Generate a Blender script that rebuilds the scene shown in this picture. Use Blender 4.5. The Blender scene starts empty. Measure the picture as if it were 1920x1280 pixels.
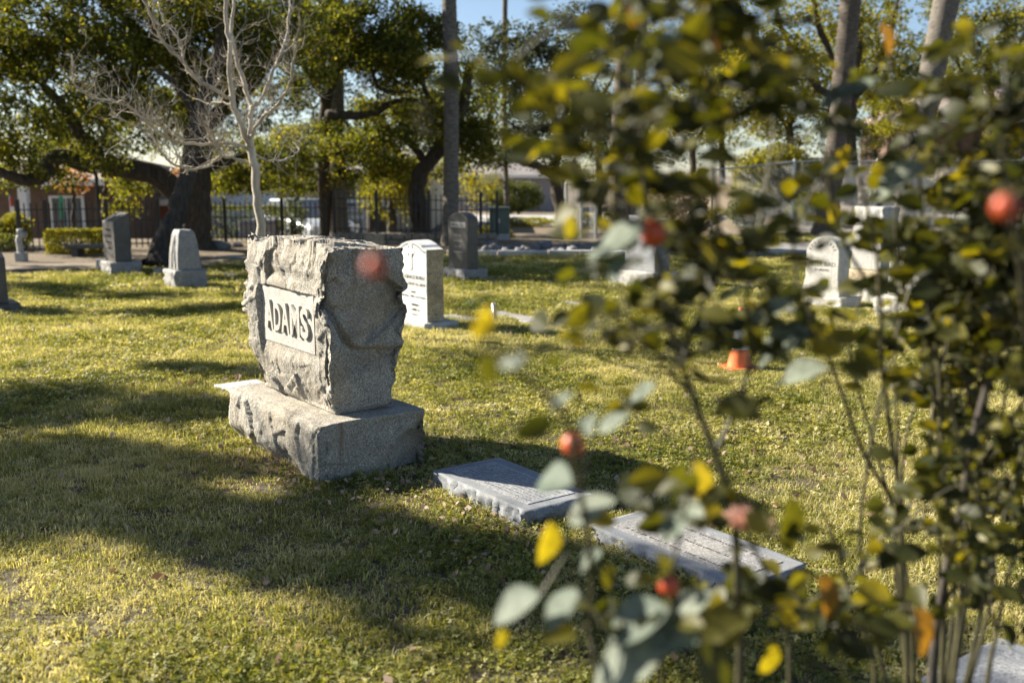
import bpy, bmesh, math, random
import numpy as np
from mathutils import Vector, Matrix
R = math.radians
random.seed(7); RNG = np.random.default_rng(7)
sc = bpy.context.scene
COL = sc.collection
# ------------------------------------------------------------------ camera
FPX, HOR, EYE = 1867.0, 330.0, 1.4          # focal length in photo pixels, horizon row, eye height
TH = math.atan((640 - HOR) / FPX)
cd = bpy.data.cameras.new('camera'); cam = bpy.data.objects.new('camera', cd); COL.objects.link(cam)
cd.sensor_width = 36; cd.lens = 36 * FPX / 1920; cd.clip_start = .05; cd.clip_end = 2000
cam.location = (0, 0, EYE); cam.rotation_euler = (math.pi / 2 - TH, 0, 0)
cd.dof.use_dof = True; cd.dof.focus_distance = 4.62; cd.dof.aperture_fstop = 2.2
sc.camera = cam
# ------------------------------------------------------------------ sky, sun, exposure
SUN_EL = R(31); SHD = Vector((.928, -.371, 0)).normalized()     # the way shadows fall on the ground
SUNV = Vector((-SHD.x * math.cos(SUN_EL), -SHD.y * math.cos(SUN_EL), math.sin(SUN_EL)))
w = bpy.data.worlds.new('World'); sc.world = w; w.use_nodes = True
nt = w.node_tree; nt.nodes.clear()
sky = nt.nodes.new('ShaderNodeTexSky'); sky.sky_type = 'NISHITA'; sky.sun_disc = False
sky.sun_elevation = SUN_EL; sky.sun_rotation = math.atan2(SUNV.x, SUNV.y)
sky.air_density = .8; sky.dust_density = .5; sky.ozone_density = 1.0
bg = nt.nodes.new('ShaderNodeBackground'); bg.inputs[1].default_value = .05
wo = nt.nodes.new('ShaderNodeOutputWorld')
nt.links.new(sky.outputs[0], bg.inputs[0]); nt.links.new(bg.outputs[0], wo.inputs[0])
sl = bpy.data.lights.new('sun', 'SUN'); sl.energy = 5.0; sl.angle = R(.5); sl.color = (1, .92, .77)
so = bpy.data.objects.new('sun', sl); COL.objects.link(so)
so.rotation_euler = SUNV.to_track_quat('Z', 'Y').to_euler()
sc.view_settings.view_transform = 'Standard'; sc.view_settings.look = 'None'
sc.view_settings.gamma = 1; sc.view_settings.use_curve_mapping = False
sc.view_settings.exposure = 1.68
sc.render.engine = 'CYCLES'
sc.cycles.max_bounces = 6; sc.cycles.diffuse_bounces = 2; sc.cycles.glossy_bounces = 3; sc.cycles.transmission_bounces = 4; sc.cycles.transparent_max_bounces = 8
sc.cycles.use_denoising = True

# ------------------------------------------------------------------ placing helpers
def ray(px, py):
    u = (px - 960) / FPX; v = (640 - py) / FPX
    return Vector((u, math.cos(TH) + v * math.sin(TH), -math.sin(TH) + v * math.cos(TH)))
def G(px, py, z=0.):                # point at height z seen at a pixel
    d = ray(px, py); return Vector((0, 0, EYE)) + d * ((z - EYE) / d.z)
def P(px, py, Y):                   # point at distance Y seen at a pixel
    d = ray(px, py); return Vector((0, 0, EYE)) + d * (Y / d.y)
def hsh(ix, iy, iz, s):
    h = (ix * 374761393 + iy * 668265263 + iz * 2147483647 + s * 1274126177) & 0xffffffff
    h = ((h ^ (h >> 13)) * 1274126177) & 0xffffffff
    return ((h ^ (h >> 16)) & 0xffff) / 65535.0
def vnoise(p, s=0):                 # value noise -1..1, p (N,3)
    p = np.asarray(p, float); i = np.floor(p).astype(np.int64); f = p - i; f = f * f * (3 - 2 * f)
    r = 0
    for dx in (0, 1):
        for dy in (0, 1):
            for dz in (0, 1):
                wgt = (f[:, 0] if dx else 1 - f[:, 0]) * (f[:, 1] if dy else 1 - f[:, 1]) * (f[:, 2] if dz else 1 - f[:, 2])
                r = r + wgt * hsh(i[:, 0] + dx, i[:, 1] + dy, i[:, 2] + dz, s)
    return r * 2 - 1
def fbm(p, o=4, s=0, g=.5):
    p = np.asarray(p, float); r = 0; a = 1; t = 0
    for k in range(o): r = r + a * vnoise(p * 2 ** k, s + k); t += a; a *= g
    return r / t
def facet(p, s=0):                  # broken-stone relief: flat tilted chips meeting at sharp ridges
    p = np.asarray(p, float); i0 = np.floor(p).astype(np.int64); best = np.full(len(p), 1e9); val = np.zeros(len(p))
    for dx in (-1, 0, 1):
        for dy in (-1, 0, 1):
            for dz in (-1, 0, 1):
                i = i0 + [dx, dy, dz]; c = i + np.stack([hsh(i[:, 0], i[:, 1], i[:, 2], s + k) for k in (1, 2, 3)], 1)
                g = np.stack([hsh(i[:, 0], i[:, 1], i[:, 2], s + k) for k in (4, 5, 6)], 1) * 2 - 1; d = p - c; d2 = (d * d).sum(1); m = d2 < best
                best = np.where(m, d2, best); val = np.where(m, (d * g).sum(1) * 1.3 + (hsh(i[:, 0], i[:, 1], i[:, 2], s + 7) - .5) * .5, val)
    return val
def sstep(a, b, x): t = np.clip((x - a) / (b - a), 0, 1); return t * t * (3 - 2 * t)
def gz(X, Y):                       # ground height
    X = np.asarray(X, float); Y = np.asarray(Y, float)
    left = -.75 * sstep(22.4, 28, Y)
    right = 1.0 * sstep(25.0, 34, Y)
    b = sstep(3.6, 6.6, X - (Y - 25) * .12)
    return left * (1 - b) + right * b

# ------------------------------------------------------------------ material helpers
MATS = {}
def nodes(name):
    m = bpy.data.materials.new(name); m.use_nodes = True; t = m.node_tree
    b = t.nodes['Principled BSDF']; MATS[name] = m
    return m, t, b
def N(t, kind, **kw):
    n = t.nodes.new(kind)
    for k, v in kw.items():
        if k in n.inputs: n.inputs[k].default_value = v
        else: setattr(n, k, v)
    return n
def ramp(t, stops, interp='LINEAR'):
    n = t.nodes.new('ShaderNodeValToRGB'); cr = n.color_ramp; cr.interpolation = interp
    while len(cr.elements) < len(stops): cr.elements.new(.5)
    for e, (p, c) in zip(cr.elements, stops): e.position = p; e.color = (*c, 1)
    return n
def coords(t, kind='Object'):
    return t.nodes.new('ShaderNodeTexCoord').outputs[kind]
def wpos(t): return t.nodes.new('ShaderNodeNewGeometry').outputs['Position']
def mixc(t, fac, a, b, blend='MIX'):
    n = t.nodes.new('ShaderNodeMix'); n.data_type = 'RGBA'; n.blend_type = blend
    L = t.links
    for idx, v in ((0, fac), (6, a), (7, b)):
        if hasattr(v, 'is_output') or isinstance(v, bpy.types.NodeSocket): L.new(v, n.inputs[idx])
        else: n.inputs[idx].default_value = v if idx == 0 else (*v, 1)
    return n.outputs[2]
def bump(t, b, h, strength=.5, dist=.01):
    n = N(t, 'ShaderNodeBump', Strength=strength, Distance=dist)
    t.links.new(h, n.inputs['Height']); t.links.new(n.outputs[0], b.inputs['Normal'])
def plain(name, c, rough=.6, metal=0., var=.15, scale=6., bmp=.0):
    m, t, b = nodes(name); v = coords(t)
    n = N(t, 'ShaderNodeTexNoise', Scale=scale, Detail=6., Roughness=.6); t.links.new(v, n.inputs['Vector'])
    r = ramp(t, [(.3, tuple(x * (1 - var) for x in c)), (.7, tuple(min(1, x * (1 + var)) for x in c))])
    t.links.new(n.outputs[0], r.inputs[0]); t.links.new(r.outputs[0], b.inputs['Base Color'])
    b.inputs['Roughness'].default_value = rough; b.inputs['Metallic'].default_value = metal
    if bmp: bump(t, b, n.outputs[0], bmp, .01)
    return m
def granite(name, dark, mid, light, grain=150., stain=(.30, .24, .16), stain_amt=.35, rough=.75, bmp=.35, bscale=60., streak=0.):
    m, t, b = nodes(name); v = coords(t); L = t.links
    n1 = N(t, 'ShaderNodeTexNoise', Scale=grain, Detail=3., Roughness=.7); L.new(v, n1.inputs['Vector'])
    r1 = ramp(t, [(.36, dark), (.47, mid), (.54, mid), (.66, light)]); L.new(n1.outputs[0], r1.inputs[0])
    vo = N(t, 'ShaderNodeTexVoronoi', Scale=grain * 2.2); L.new(v, vo.inputs['Vector'])
    hs = N(t, 'ShaderNodeSeparateColor'); L.new(vo.outputs['Color'], hs.inputs[0])
    sp = ramp(t, [(.82, (0, 0, 0)), (.88, (.7, .7, .7))]); L.new(hs.outputs[0], sp.inputs[0])
    c = mixc(t, sp.outputs[0], r1.outputs[0], dark)
    n2 = N(t, 'ShaderNodeTexNoise', Scale=3.2, Detail=7., Roughness=.65); L.new(v, n2.inputs['Vector'])
    r2 = ramp(t, [(.42, (0, 0, 0)), (.75, (stain_amt,) * 3)]); L.new(n2.outputs[0], r2.inputs[0])
    c = mixc(t, r2.outputs[0], c, stain)
    n4 = N(t, 'ShaderNodeTexNoise', Scale=9., Detail=6., Roughness=.7); L.new(v, n4.inputs['Vector'])
    r4 = ramp(t, [(.35, (.78, .78, .78)), (.65, (1.12, 1.1, 1.06))]); L.new(n4.outputs[0], r4.inputs[0])
    c = mixc(t, 1., c, r4.outputs[0], 'MULTIPLY')
    if streak:
        mp = N(t, 'ShaderNodeMapping'); mp.inputs['Scale'].default_value = (16, 16, 1.1); L.new(v, mp.inputs[0])
        n5 = N(t, 'ShaderNodeTexNoise', Scale=1., Detail=5., Roughness=.6); L.new(mp.outputs[0], n5.inputs['Vector'])
        r5 = ramp(t, [(.56, (0, 0, 0)), (.72, (streak,) * 3)]); L.new(n5.outputs[0], r5.inputs[0]); c = mixc(t, r5.outputs[0], c, (.16, .10, .055))
    L.new(c, b.inputs['Base Color']); b.inputs['Roughness'].default_value = rough
    n3 = N(t, 'ShaderNodeTexNoise', Scale=bscale, Detail=8., Roughness=.7); L.new(v, n3.inputs['Vector'])
    bump(t, b, n3.outputs[0], bmp, .012)
    return m
def leafmat(name, stops, trans=.4, rough=.45, tcol=(1.25, 1.2, .45), spec=.5, by_object=False):
    m, t, b = nodes(name); L = t.links
    if by_object:
        fac = t.nodes.new('ShaderNodeObjectInfo').outputs['Random']
    else:
        a = t.nodes.new('ShaderNodeAttribute'); a.attribute_name = 'tint'; fac = a.outputs['Fac']
    r = ramp(t, stops); L.new(fac, r.inputs[0])
    if by_object:
        nz = N(t, 'ShaderNodeTexNoise', Scale=5., Detail=4., Roughness=.7); L.new(coords(t), nz.inputs['Vector']); rz_ = ramp(t, [(.35, (.62, .60, .55)), (.6, (1.15, 1.12, 1.05))]); L.new(nz.outputs[0], rz_.inputs[0])
        class _o: outputs = [mixc(t, 1., r.outputs[0], rz_.outputs[0], 'MULTIPLY')]
        r = _o
    L.new(r.outputs[0], b.inputs['Base Color']); b.inputs['Roughness'].default_value = rough
    b.inputs['Specular IOR Level'].default_value = spec
    tr = t.nodes.new('ShaderNodeBsdfTranslucent')
    L.new(mixc(t, 1., r.outputs[0], tcol, 'MULTIPLY'), tr.inputs[0])
    mx = t.nodes.new('ShaderNodeMixShader'); mx.inputs[0].default_value = trans
    L.new(b.outputs[0], mx.inputs[1]); L.new(tr.outputs[0], mx.inputs[2])
    L.new(mx.outputs[0], t.nodes['Material Output'].inputs[0])
    return m
def bark(name, a, b_, vert=True, sx=18., sz=3., bmp=.8):
    m, t, b = nodes(name); L = t.links
    mp = N(t, 'ShaderNodeMapping'); mp.inputs['Scale'].default_value = (sx, sx, sz); L.new(coords(t), mp.inputs[0])
    n = N(t, 'ShaderNodeTexNoise', Scale=1., Detail=8., Roughness=.7); L.new(mp.outputs[0], n.inputs['Vector'])
    r = ramp(t, [(.35, a), (.65, b_)]); L.new(n.outputs[0], r.inputs[0]); L.new(r.outputs[0], b.inputs['Base Color'])
    b.inputs['Roughness'].default_value = .9; bump(t, b, n.outputs[0], bmp, .03)
    return m

M_ADAMS = granite('weathered_granite', (.14, .12, .09), (.355, .335, .295), (.60, .585, .54), 120., (.30, .23, .14), .45, .85, .8, 85., .55)
M_PANEL = granite('dressed_granite', (.22, .21, .195), (.43, .415, .385), (.58, .56, .53), 170., (.36, .30, .22), .2, .8, .12, 90.)
M_WHITE = granite('pale_marble', (.50, .50, .49), (.68, .68, .67), (.80, .80, .79), 120., (.45, .42, .34), .2, .6, .1, 60.)
M_SIDE = granite('rough_side_granite', (.16, .13, .08), (.40, .34, .24), (.56, .50, .38), 70., (.30, .22, .10), .5, .85, .6, 50.)
M_DARK = granite('dark_granite', (.028, .028, .028), (.062, .060, .060), (.115, .11, .11), 140., (.15, .12, .08), .4, .5, .12, 60.)
M_GREY = granite('grey_granite', (.10, .10, .105), (.26, .26, .265), (.42, .42, .43), 110., (.36, .32, .24), .3, .75, .5, 45.)
M_PALE = granite('pale_granite', (.24, .24, .24), (.43, .43, .42), (.56, .56, .55), 110., (.30, .27, .20), .5, .75, .4, 45., .4)
M_SLAB = granite('blue_grey_granite', (.10, .11, .125), (.20, .215, .24), (.30, .315, .34), 200., (.30, .27, .22), .2, .8, .1, 90.)
M_SLABP = granite('engraved_granite', (.13, .135, .15), (.27, .28, .30), (.42, .43, .45), 90., (.30, .28, .22), .2, .7, .4, 110.)
M_INK = plain('engraved_shadow', (.055, .052, .048), .9)
M_INKL = plain('pale_lettering', (.45, .44, .43), .8)
M_IRON = plain('black_iron', (.012, .012, .013), .45)
M_STEEL = plain('galvanised_steel', (.42, .44, .46), .4, .6)
M_BARKO = bark('oak_bark', (.018, .014, .010), (.075, .058, .042))
M_BARKP = bark('palm_bark', (.065, .056, .047), (.19, .17, .145), sx=9., sz=26., bmp=.9)
M_BARKR = bark('rough_palm_bark', (.045, .034, .025), (.14, .115, .09), sx=10., sz=30., bmp=1.)
M_BARKM = bark('smooth_pale_bark', (.24, .19, .14), (.56, .51, .43), sx=11., sz=2.2, bmp=.4)
M_CANE = plain('rose_cane', (.055, .050, .022), .6, 0, .5, 30.)
M_WOOD = bark('woody_cane', (.03, .025, .02), (.085, .072, .06), sx=60., sz=12., bmp=.5)
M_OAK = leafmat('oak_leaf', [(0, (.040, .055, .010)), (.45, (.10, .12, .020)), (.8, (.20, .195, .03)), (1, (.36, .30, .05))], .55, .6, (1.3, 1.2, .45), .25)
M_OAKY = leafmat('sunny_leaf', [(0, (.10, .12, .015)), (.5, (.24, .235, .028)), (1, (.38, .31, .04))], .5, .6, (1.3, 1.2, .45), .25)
M_BLUE = leafmat('blue_green_leaf', [(0, (.030, .042, .026)), (.6, (.07, .085, .042)), (1, (.17, .16, .07))], .4, .6, (1.2, 1.15, .6), .3)
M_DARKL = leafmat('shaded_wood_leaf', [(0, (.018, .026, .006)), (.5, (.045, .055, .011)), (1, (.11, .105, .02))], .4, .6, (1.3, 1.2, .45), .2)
M_RED = leafmat('autumn_leaf', [(0, (.32, .10, .05)), (.5, (.40, .20, .11)), (1, (.34, .28, .07))], .45)
M_DRYV = leafmat('dry_vine', [(0, (.20, .16, .10)), (.6, (.34, .28, .19)), (1, (.30, .28, .08))], .35, tcol=(1.1, 1, .8))
M_MOSS = leafmat('hanging_moss', [(0, (.16, .13, .09)), (1, (.30, .26, .20))], .3, tcol=(1, .9, .75))
M_HEDGE = leafmat('hedge_leaf', [(0, (.04, .06, .014)), (.6, (.11, .13, .025)), (1, (.28, .27, .06))], .4, .6, (1.3, 1.2, .5), .25)

# ------------------------------------------------------------------ object helpers
def link(name, me, mat, parent=None, loc=None, label=None, cat=None, group=None, kind=None):
    o = bpy.data.objects.new(name, me); COL.objects.link(o)
    if mat is not None and me is not None and not me.materials: me.materials.append(mat)
    if parent: o.parent = parent
    if loc is not None: o.location = loc
    if label: o['label'] = label
    if cat: o['category'] = cat
    if group: o['group'] = group
    if kind: o['kind'] = kind
    return o
def thing(name, label, cat, loc=(0, 0, 0), rz=0., group=None):
    o = link(name, None, None, None, loc, label, cat, group); o.rotation_euler.z = rz
    o.empty_display_size = .1
    return o
def npmesh(name, v, f, smooth=False, tint=None):
    v = np.asarray(v, np.float32); f = np.asarray(f, np.int32); k = f.shape[1]
    me = bpy.data.meshes.new(name)
    me.vertices.add(len(v)); me.vertices.foreach_set('co', v.ravel())
    me.loops.add(f.size); me.loops.foreach_set('vertex_index', f.ravel())
    me.polygons.add(len(f)); me.polygons.foreach_set('loop_start', np.arange(0, f.size, k, dtype=np.int32))
    if smooth: me.polygons.foreach_set('use_smooth', np.ones(len(f), bool))
    if tint is not None:
        a = me.attributes.new('tint', 'FLOAT', 'FACE'); a.data.foreach_set('value', np.asarray(tint, np.float32))
    me.update(calc_edges=True); me.validate()
    return me
class MB:
    def __init__(s): s.v = []; s.f = []
    def tube(s, pts, rad, n=6, cap=True):
        pts = [Vector(p) for p in pts]
        if len(pts) < 2: return s
        if not hasattr(rad, '__len__'): rad = [rad] * len(pts)
        b0 = len(s.v); up = None
        for i, p in enumerate(pts):
            d = (pts[min(i + 1, len(pts) - 1)] - pts[max(i - 1, 0)])
            d = d.normalized() if d.length > 1e-9 else Vector((0, 0, 1))
            if up is None: up = d.orthogonal().normalized()
            up = (up - d * up.dot(d)); up = up.normalized() if up.length > 1e-6 else d.orthogonal().normalized()
            sd = d.cross(up)
            for k in range(n):
                a = 2 * math.pi * k / n
                s.v.append(tuple(p + (up * math.cos(a) + sd * math.sin(a)) * rad[i]))
        for i in range(len(pts) - 1):
            for k in range(n):
                a = b0 + i * n + k; c = b0 + i * n + (k + 1) % n
                s.f.append((a, c, c + n, a + n))
        if cap:
            s.f.append(tuple(b0 + k for k in range(n))[::-1]); s.f.append(tuple(b0 + (len(pts) - 1) * n + k for k in range(n)))
        return s
    def box(s, x0, x1, y0, y1, z0, z1, tx=0, ty=0):
        b = len(s.v)
        for z, i in ((z0, 0), (z1, 1)):
            s.v += [(x0 + tx * i, y0 + ty * i, z), (x1 - tx * i, y0 + ty * i, z), (x1 - tx * i, y1 - ty * i, z), (x0 + tx * i, y1 - ty * i, z)]
        s.f += [(b, b + 3, b + 2, b + 1), (b + 4, b + 5, b + 6, b + 7)] + [(b + i, b + (i + 1) % 4, b + 4 + (i + 1) % 4, b + 4 + i) for i in range(4)]
        return s
    def prism(s, prof, x0, x1):          # profile in (y, z), extruded along x
        b = len(s.v); n = len(prof)
        for x in (x0, x1): s.v += [(x, y, z) for y, z in prof]
        s.f += [tuple(b + i for i in range(n))[::-1], tuple(b + n + i for i in range(n))]
        s.f += [(b + i, b + (i + 1) % n, b + n + (i + 1) % n, b + n + i) for i in range(n)]
        return s
    def lathe(s, prof, n=24):
        b = len(s.v)
        for r, z in prof:
            for k in range(n): a = 2 * math.pi * k / n; s.v.append((r * math.cos(a), r * math.sin(a), z))
        for i in range(len(prof) - 1):
            for k in range(n):
                a = b + i * n + k; c = b + i * n + (k + 1) % n; s.f.append((a, c, c + n, a + n))
        return s
    def mesh(s, name, bevel=0., smooth=False, seg=2):
        me = bpy.data.meshes.new(name); me.from_pydata(s.v, [], s.f)
        bm = bmesh.new(); bm.from_mesh(me); bmesh.ops.recalc_face_normals(bm, faces=bm.faces)
        if bevel: bmesh.ops.bevel(bm, geom=[e for e in bm.edges if e.is_manifold and e.calc_face_angle(0) > .5], offset=bevel, segments=seg, affect='EDGES', profile=.5)
        bm.to_mesh(me); bm.free()
        if smooth: me.polygons.foreach_set('use_smooth', [True] * len(me.polygons))
        me.update(); return me
    def build(s, name, mat, parent=None, bevel=0., smooth=False, **kw):
        return link(name, s.mesh(name, bevel, smooth), mat, parent, **kw)
def lattice(nx, ny, nz):                 # surface of a box as a shared-vertex grid, unit coordinates
    idx = {}; v = []; f = []
    def vid(i, j, k):
        q = (i, j, k)
        if q not in idx: idx[q] = len(v); v.append((i / nx, j / ny, k / nz))
        return idx[q]
    for i in range(nx):
        for j in range(ny):
            f.append((vid(i, j, 0), vid(i, j + 1, 0), vid(i + 1, j + 1, 0), vid(i + 1, j, 0)))
            f.append((vid(i, j, nz), vid(i + 1, j, nz), vid(i + 1, j + 1, nz), vid(i, j + 1, nz)))
    for i in range(nx):
        for k in range(nz):
            f.append((vid(i, 0, k), vid(i + 1, 0, k), vid(i + 1, 0, k + 1), vid(i, 0, k + 1)))
            f.append((vid(i, ny, k), vid(i, ny, k + 1), vid(i + 1, ny, k + 1), vid(i + 1, ny, k)))
    for j in range(ny):
        for k in range(nz):
            f.append((vid(0, j, k), vid(0, j, k + 1), vid(0, j + 1, k + 1), vid(0, j + 1, k)))
            f.append((vid(nx, j, k), vid(nx, j + 1, k), vid(nx, j + 1, k + 1), vid(nx, j, k + 1)))
    return np.array(v), np.array(f)
def rocky(name, dx, dy, dz, amp, res=.03, seed=0, top=.0, freq=6., skirt=.0, taper=0.):
    """block with rock-faced sides and a flatter top"""
    n = [max(4, int(d / res)) for d in (dx, dy, dz)]
    u, f = lattice(*n); p = u * [dx, dy, dz]
    c = u * 2 - 1
    e = np.stack([np.sign(c[:, 0]) * (np.abs(c[:, 0]) > .999), np.sign(c[:, 1]) * (np.abs(c[:, 1]) > .999)], 1)
    q = p * freq + seed * 17.3
    r = .55 * facet(q * 1.1, seed) + .35 * facet(q * 2.6, seed + 50) + .4 * fbm(q * 3, 4, seed, .6) + .35 * vnoise(q * .6, seed + 9) + .1
    side = sstep(1.0, .86, u[:, 2]) * (1 + skirt * (1 - u[:, 2]))
    p[:, :2] += e * (r * amp * side)[:, None]
    if taper: p[:, :2] -= c[:, :2] * (taper * u[:, 2])[:, None]
    p[:, 2] += (u[:, 2] > .999) * fbm(q * 1.5, 3, seed + 4) * top
    jag = (np.abs(c[:, 0]) > .97) & (np.abs(c[:, 1]) > .97)
    p[:, :2] -= (c[:, :2] * (jag * (fbm(p * 22, 3, seed + 5) + .3) * amp * .5 * side)[:, None])
    return npmesh(name, p, f, True)
def textmesh(s, size=1., ext=0., off=0.):
    cu = bpy.data.curves.new('lettering', 'FONT'); cu.body = s; cu.size = size; cu.extrude = ext; cu.offset = off; cu.resolution_u = 3
    o = bpy.data.objects.new('lettering', cu)
    me = bpy.data.meshes.new_from_object(o); bpy.data.objects.remove(o); return me
PHI = R(36.5)                             # every stone stands in the same rows
EX = Vector((math.cos(PHI), math.sin(PHI), 0)); EY = Vector((-math.sin(PHI), math.cos(PHI), 0))
FACE = Matrix(((0, 0, -1, 0), (-1, 0, 0, 0), (0, 1, 0, 0), (0, 0, 0, 1)))   # text lying on the face x = const, read from -x
FLAT = Matrix(((0, -1, 0, 0), (1, 0, 0, 0), (0, 0, 1, 0), (0, 0, 0, 1)))
def put_text(parent, s, y, z, x, h, wid=None, mat=None, name='inscription', ext=.002, off=0., align='C'):
    me = textmesh(s, 1., ext / max(h, 1e-6), off)
    co = np.empty(len(me.vertices) * 3); me.vertices.foreach_get('co', co); co = co.reshape(-1, 3)
    if not len(co): return None
    x0, x1 = co[:, 0].min(), co[:, 0].max(); z0, z1 = co[:, 1].min(), co[:, 1].max()
    k = h / max(z1 - z0, 1e-6); kx = (wid / (x1 - x0)) if wid else k
    cx = (x0 + x1) / 2 if align == 'C' else (x0 if align == 'L' else x1)
    o = link(name, me, mat or M_INK, parent)
    if len(s) > 1: o['kind'] = 'stuff'
    o.matrix_local = Matrix.Translation((x, y, z)) @ FACE @ Matrix.Diagonal((kx, k, h, 1)) @ Matrix.Translation((-cx, -z0, 0))
    return o
# ------------------------------------------------------------------ foliage helpers
def leaves(c, size, n_up=.35, asp=.3, rng=RNG, droop=0., tintbase=None):
    n = len(c); d = rng.normal(size=(n, 3)); d[:, 2] -= droop; d /= np.linalg.norm(d, axis=1)[:, None]
    nn = rng.normal(size=(n, 3)); nn[:, 2] += n_up * 3; nn -= d * (nn * d).sum(1)[:, None]; nn /= np.linalg.norm(nn, axis=1)[:, None]
    sd = np.cross(nn, d); s = (size * rng.uniform(.6, 1.3, n))[:, None]
    v = np.stack([c - d * s * .5, c + sd * s * asp - nn * s * .06, c + d * s * .5, c - sd * s * asp - nn * s * .06], 1)
    f = np.arange(n * 4).reshape(n, 4)
    t = np.clip(rng.normal(.45, .22, n) + (0 if tintbase is None else tintbase), 0, 1)
    return v.reshape(-1, 3), f, t
def clumps_in(ells, rng):
    out = []
    for (c, rad, n) in ells:
        k = 0
        while k < n:
            q = rng.uniform(-1, 1, 3)
            if (q * q).sum() <= 1 and (q * q).sum() > .08:
                out.append(np.array(c) + q * np.array(rad)); k += 1
    return np.array(out)
def smooth_line(pts, k=4):
    pts = [Vector(p) for p in pts]; out = []
    for i in range(len(pts) - 1):
        p0 = pts[max(i - 1, 0)]; p1 = pts[i]; p2 = pts[i + 1]; p3 = pts[min(i + 2, len(pts) - 1)]
        for j in range(k):
            t = j / k
            out.append(.5 * ((2 * p1) + (p2 - p0) * t + (2 * p0 - 5 * p1 + 4 * p2 - p3) * t * t + (3 * p1 - p0 - 3 * p2 + p3) * t ** 3))
    out.append(pts[-1]); return out
def tree(name, label, trunk, limbs, ells, matb, matl, per=150, csize=.42, lsize=.075, seed=1, group=None, flat=.6, twigs=True, r0=.03, droop=0., extra=None):
    """trunk / limbs: (points, radius at start, radius at end); ells: crown volumes that hold leaf clumps"""
    rng = np.random.default_rng(seed); base = Vector(trunk[0][0])
    t = thing(name, label, 'tree', base, 0, group); nodes_ = []
    def tb(line, ra, rb, nm, n=9, flare=0.):
        pts = smooth_line(line, 5); m = len(pts)
        pts = [p + Vector(rng.normal(size=3)) * min(ra, .05) * .25 * (0 < i < m - 1) for i, p in enumerate(pts)]
        rad = [(ra + (rb - ra) * (i / (m - 1))) * (1 + .12 * rng.normal() * .6) for i in range(m)]
        if flare: rad[0] *= 1 + flare; rad[1] *= 1 + flare * .5; rad[2] *= 1 + flare * .2
        mb = MB().tube([p - base for p in pts], rad, n); mb.build(nm, matb, t, smooth=True)
        nodes_.extend(pts[2:])
    tb(*trunk, 'trunk', 12, .35)
    for l in limbs: tb(*l, 'limb')
    cl = clumps_in(ells, rng)
    nd = np.array([tuple(p) for p in nodes_])
    if twigs:
        order = np.argsort([np.min(((nd - c) ** 2).sum(1)) for c in cl]); mb = MB()
        for ii in order:
            c = cl[ii]; d2 = ((nd - c) ** 2).sum(1); j = int(np.argmin(d2)); a = nd[j]; L = math.sqrt(d2[j])
            if L < .1 or L > 3.5: continue
            mid = (a + c) / 2 + rng.normal(size=3) * L * .16
            pts = smooth_line([a, mid, c], 3); r1 = min(r0, .008 + .012 * L)
            mb.tube([p - base for p in pts], [r1 + (.006 - r1) * i / (len(pts) - 1) for i in range(len(pts))], 5, False)
            nd = np.vstack([nd, [tuple(p) for p in pts[2:]]])
        if mb.v: mb.build('branches', matb, t, smooth=True)['kind'] = 'stuff'
    sc_ = csize * rng.uniform(.6, 1.35, len(cl)); n = (per * (sc_ / csize) ** 2).astype(int)
    rep = np.repeat(np.arange(len(cl)), n)
    off = rng.normal(size=(len(rep), 3)); off /= np.linalg.norm(off, axis=1)[:, None]; off *= rng.uniform(0, 1, (len(rep), 1)) ** .5
    off[:, 2] *= flat
    c = cl[rep] + off * sc_[rep][:, None] + rng.normal(size=(len(rep), 3)) * .05
    keep = vnoise(c * 3.2, seed) > -.22; c = c[keep]; rep = rep[keep]
    v, f, tt = leaves(c, lsize, rng=rng, droop=droop, tintbase=rng.normal(0, .16, len(cl))[rep])
    v = v - np.array(base)
    link('crown', npmesh('crown', v, f, False, tt), matl, t)
    return t
def ell(px, py, Y, rx, ry, rz, n): return (tuple(P(px, py, Y)), (rx, ry, rz), n)
def shrub(name, label, c, rad, n, mat, lsize=.05, cat='shrub', box=False, group=None, seed=3, rot=0.):
    rng = np.random.default_rng(seed); t = thing(name, label, cat, c, rot, group)
    if box:
        q = rng.uniform(-1, 1, (n, 3)); ax = rng.integers(0, 3, n); sgn = np.where(rng.random(n) < .5, -1, 1)
        q[np.arange(n), ax] = sgn * rng.uniform(.78, 1.04, n); q *= 1 + .05 * vnoise(q * 3, seed)[:, None]
    else:
        q = rng.normal(size=(n, 3)); q /= np.linalg.norm(q, axis=1)[:, None]; q *= (rng.uniform(.25, 1, (n, 1)) ** .4) * (1 + .32 * vnoise(q * 2.3, seed))[:, None]
    q = q * np.array(rad); q[:, 2] += rad[2]; q = q[q[:, 2] > .01]
    v, f, tt = leaves(q, lsize, rng=rng); link('foliage', npmesh('foliage', v, f, False, tt), mat, t)
    mb = MB()
    for k in range(9):
        a = rng.uniform(0, 6.28); e = Vector((math.cos(a) * rad[0] * .8, math.sin(a) * rad[1] * .8, rad[2] * rng.uniform(1, 1.7)))
        mb.tube(smooth_line([(e.x * .15, e.y * .15, -.05), (e.x * .4, e.y * .4, e.z * .5), e], 3), [.02, .018, .016, .013, .01, .007, .004], 5)
    mb.build('stems', M_BARKO, t, smooth=True)
    return t

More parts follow.
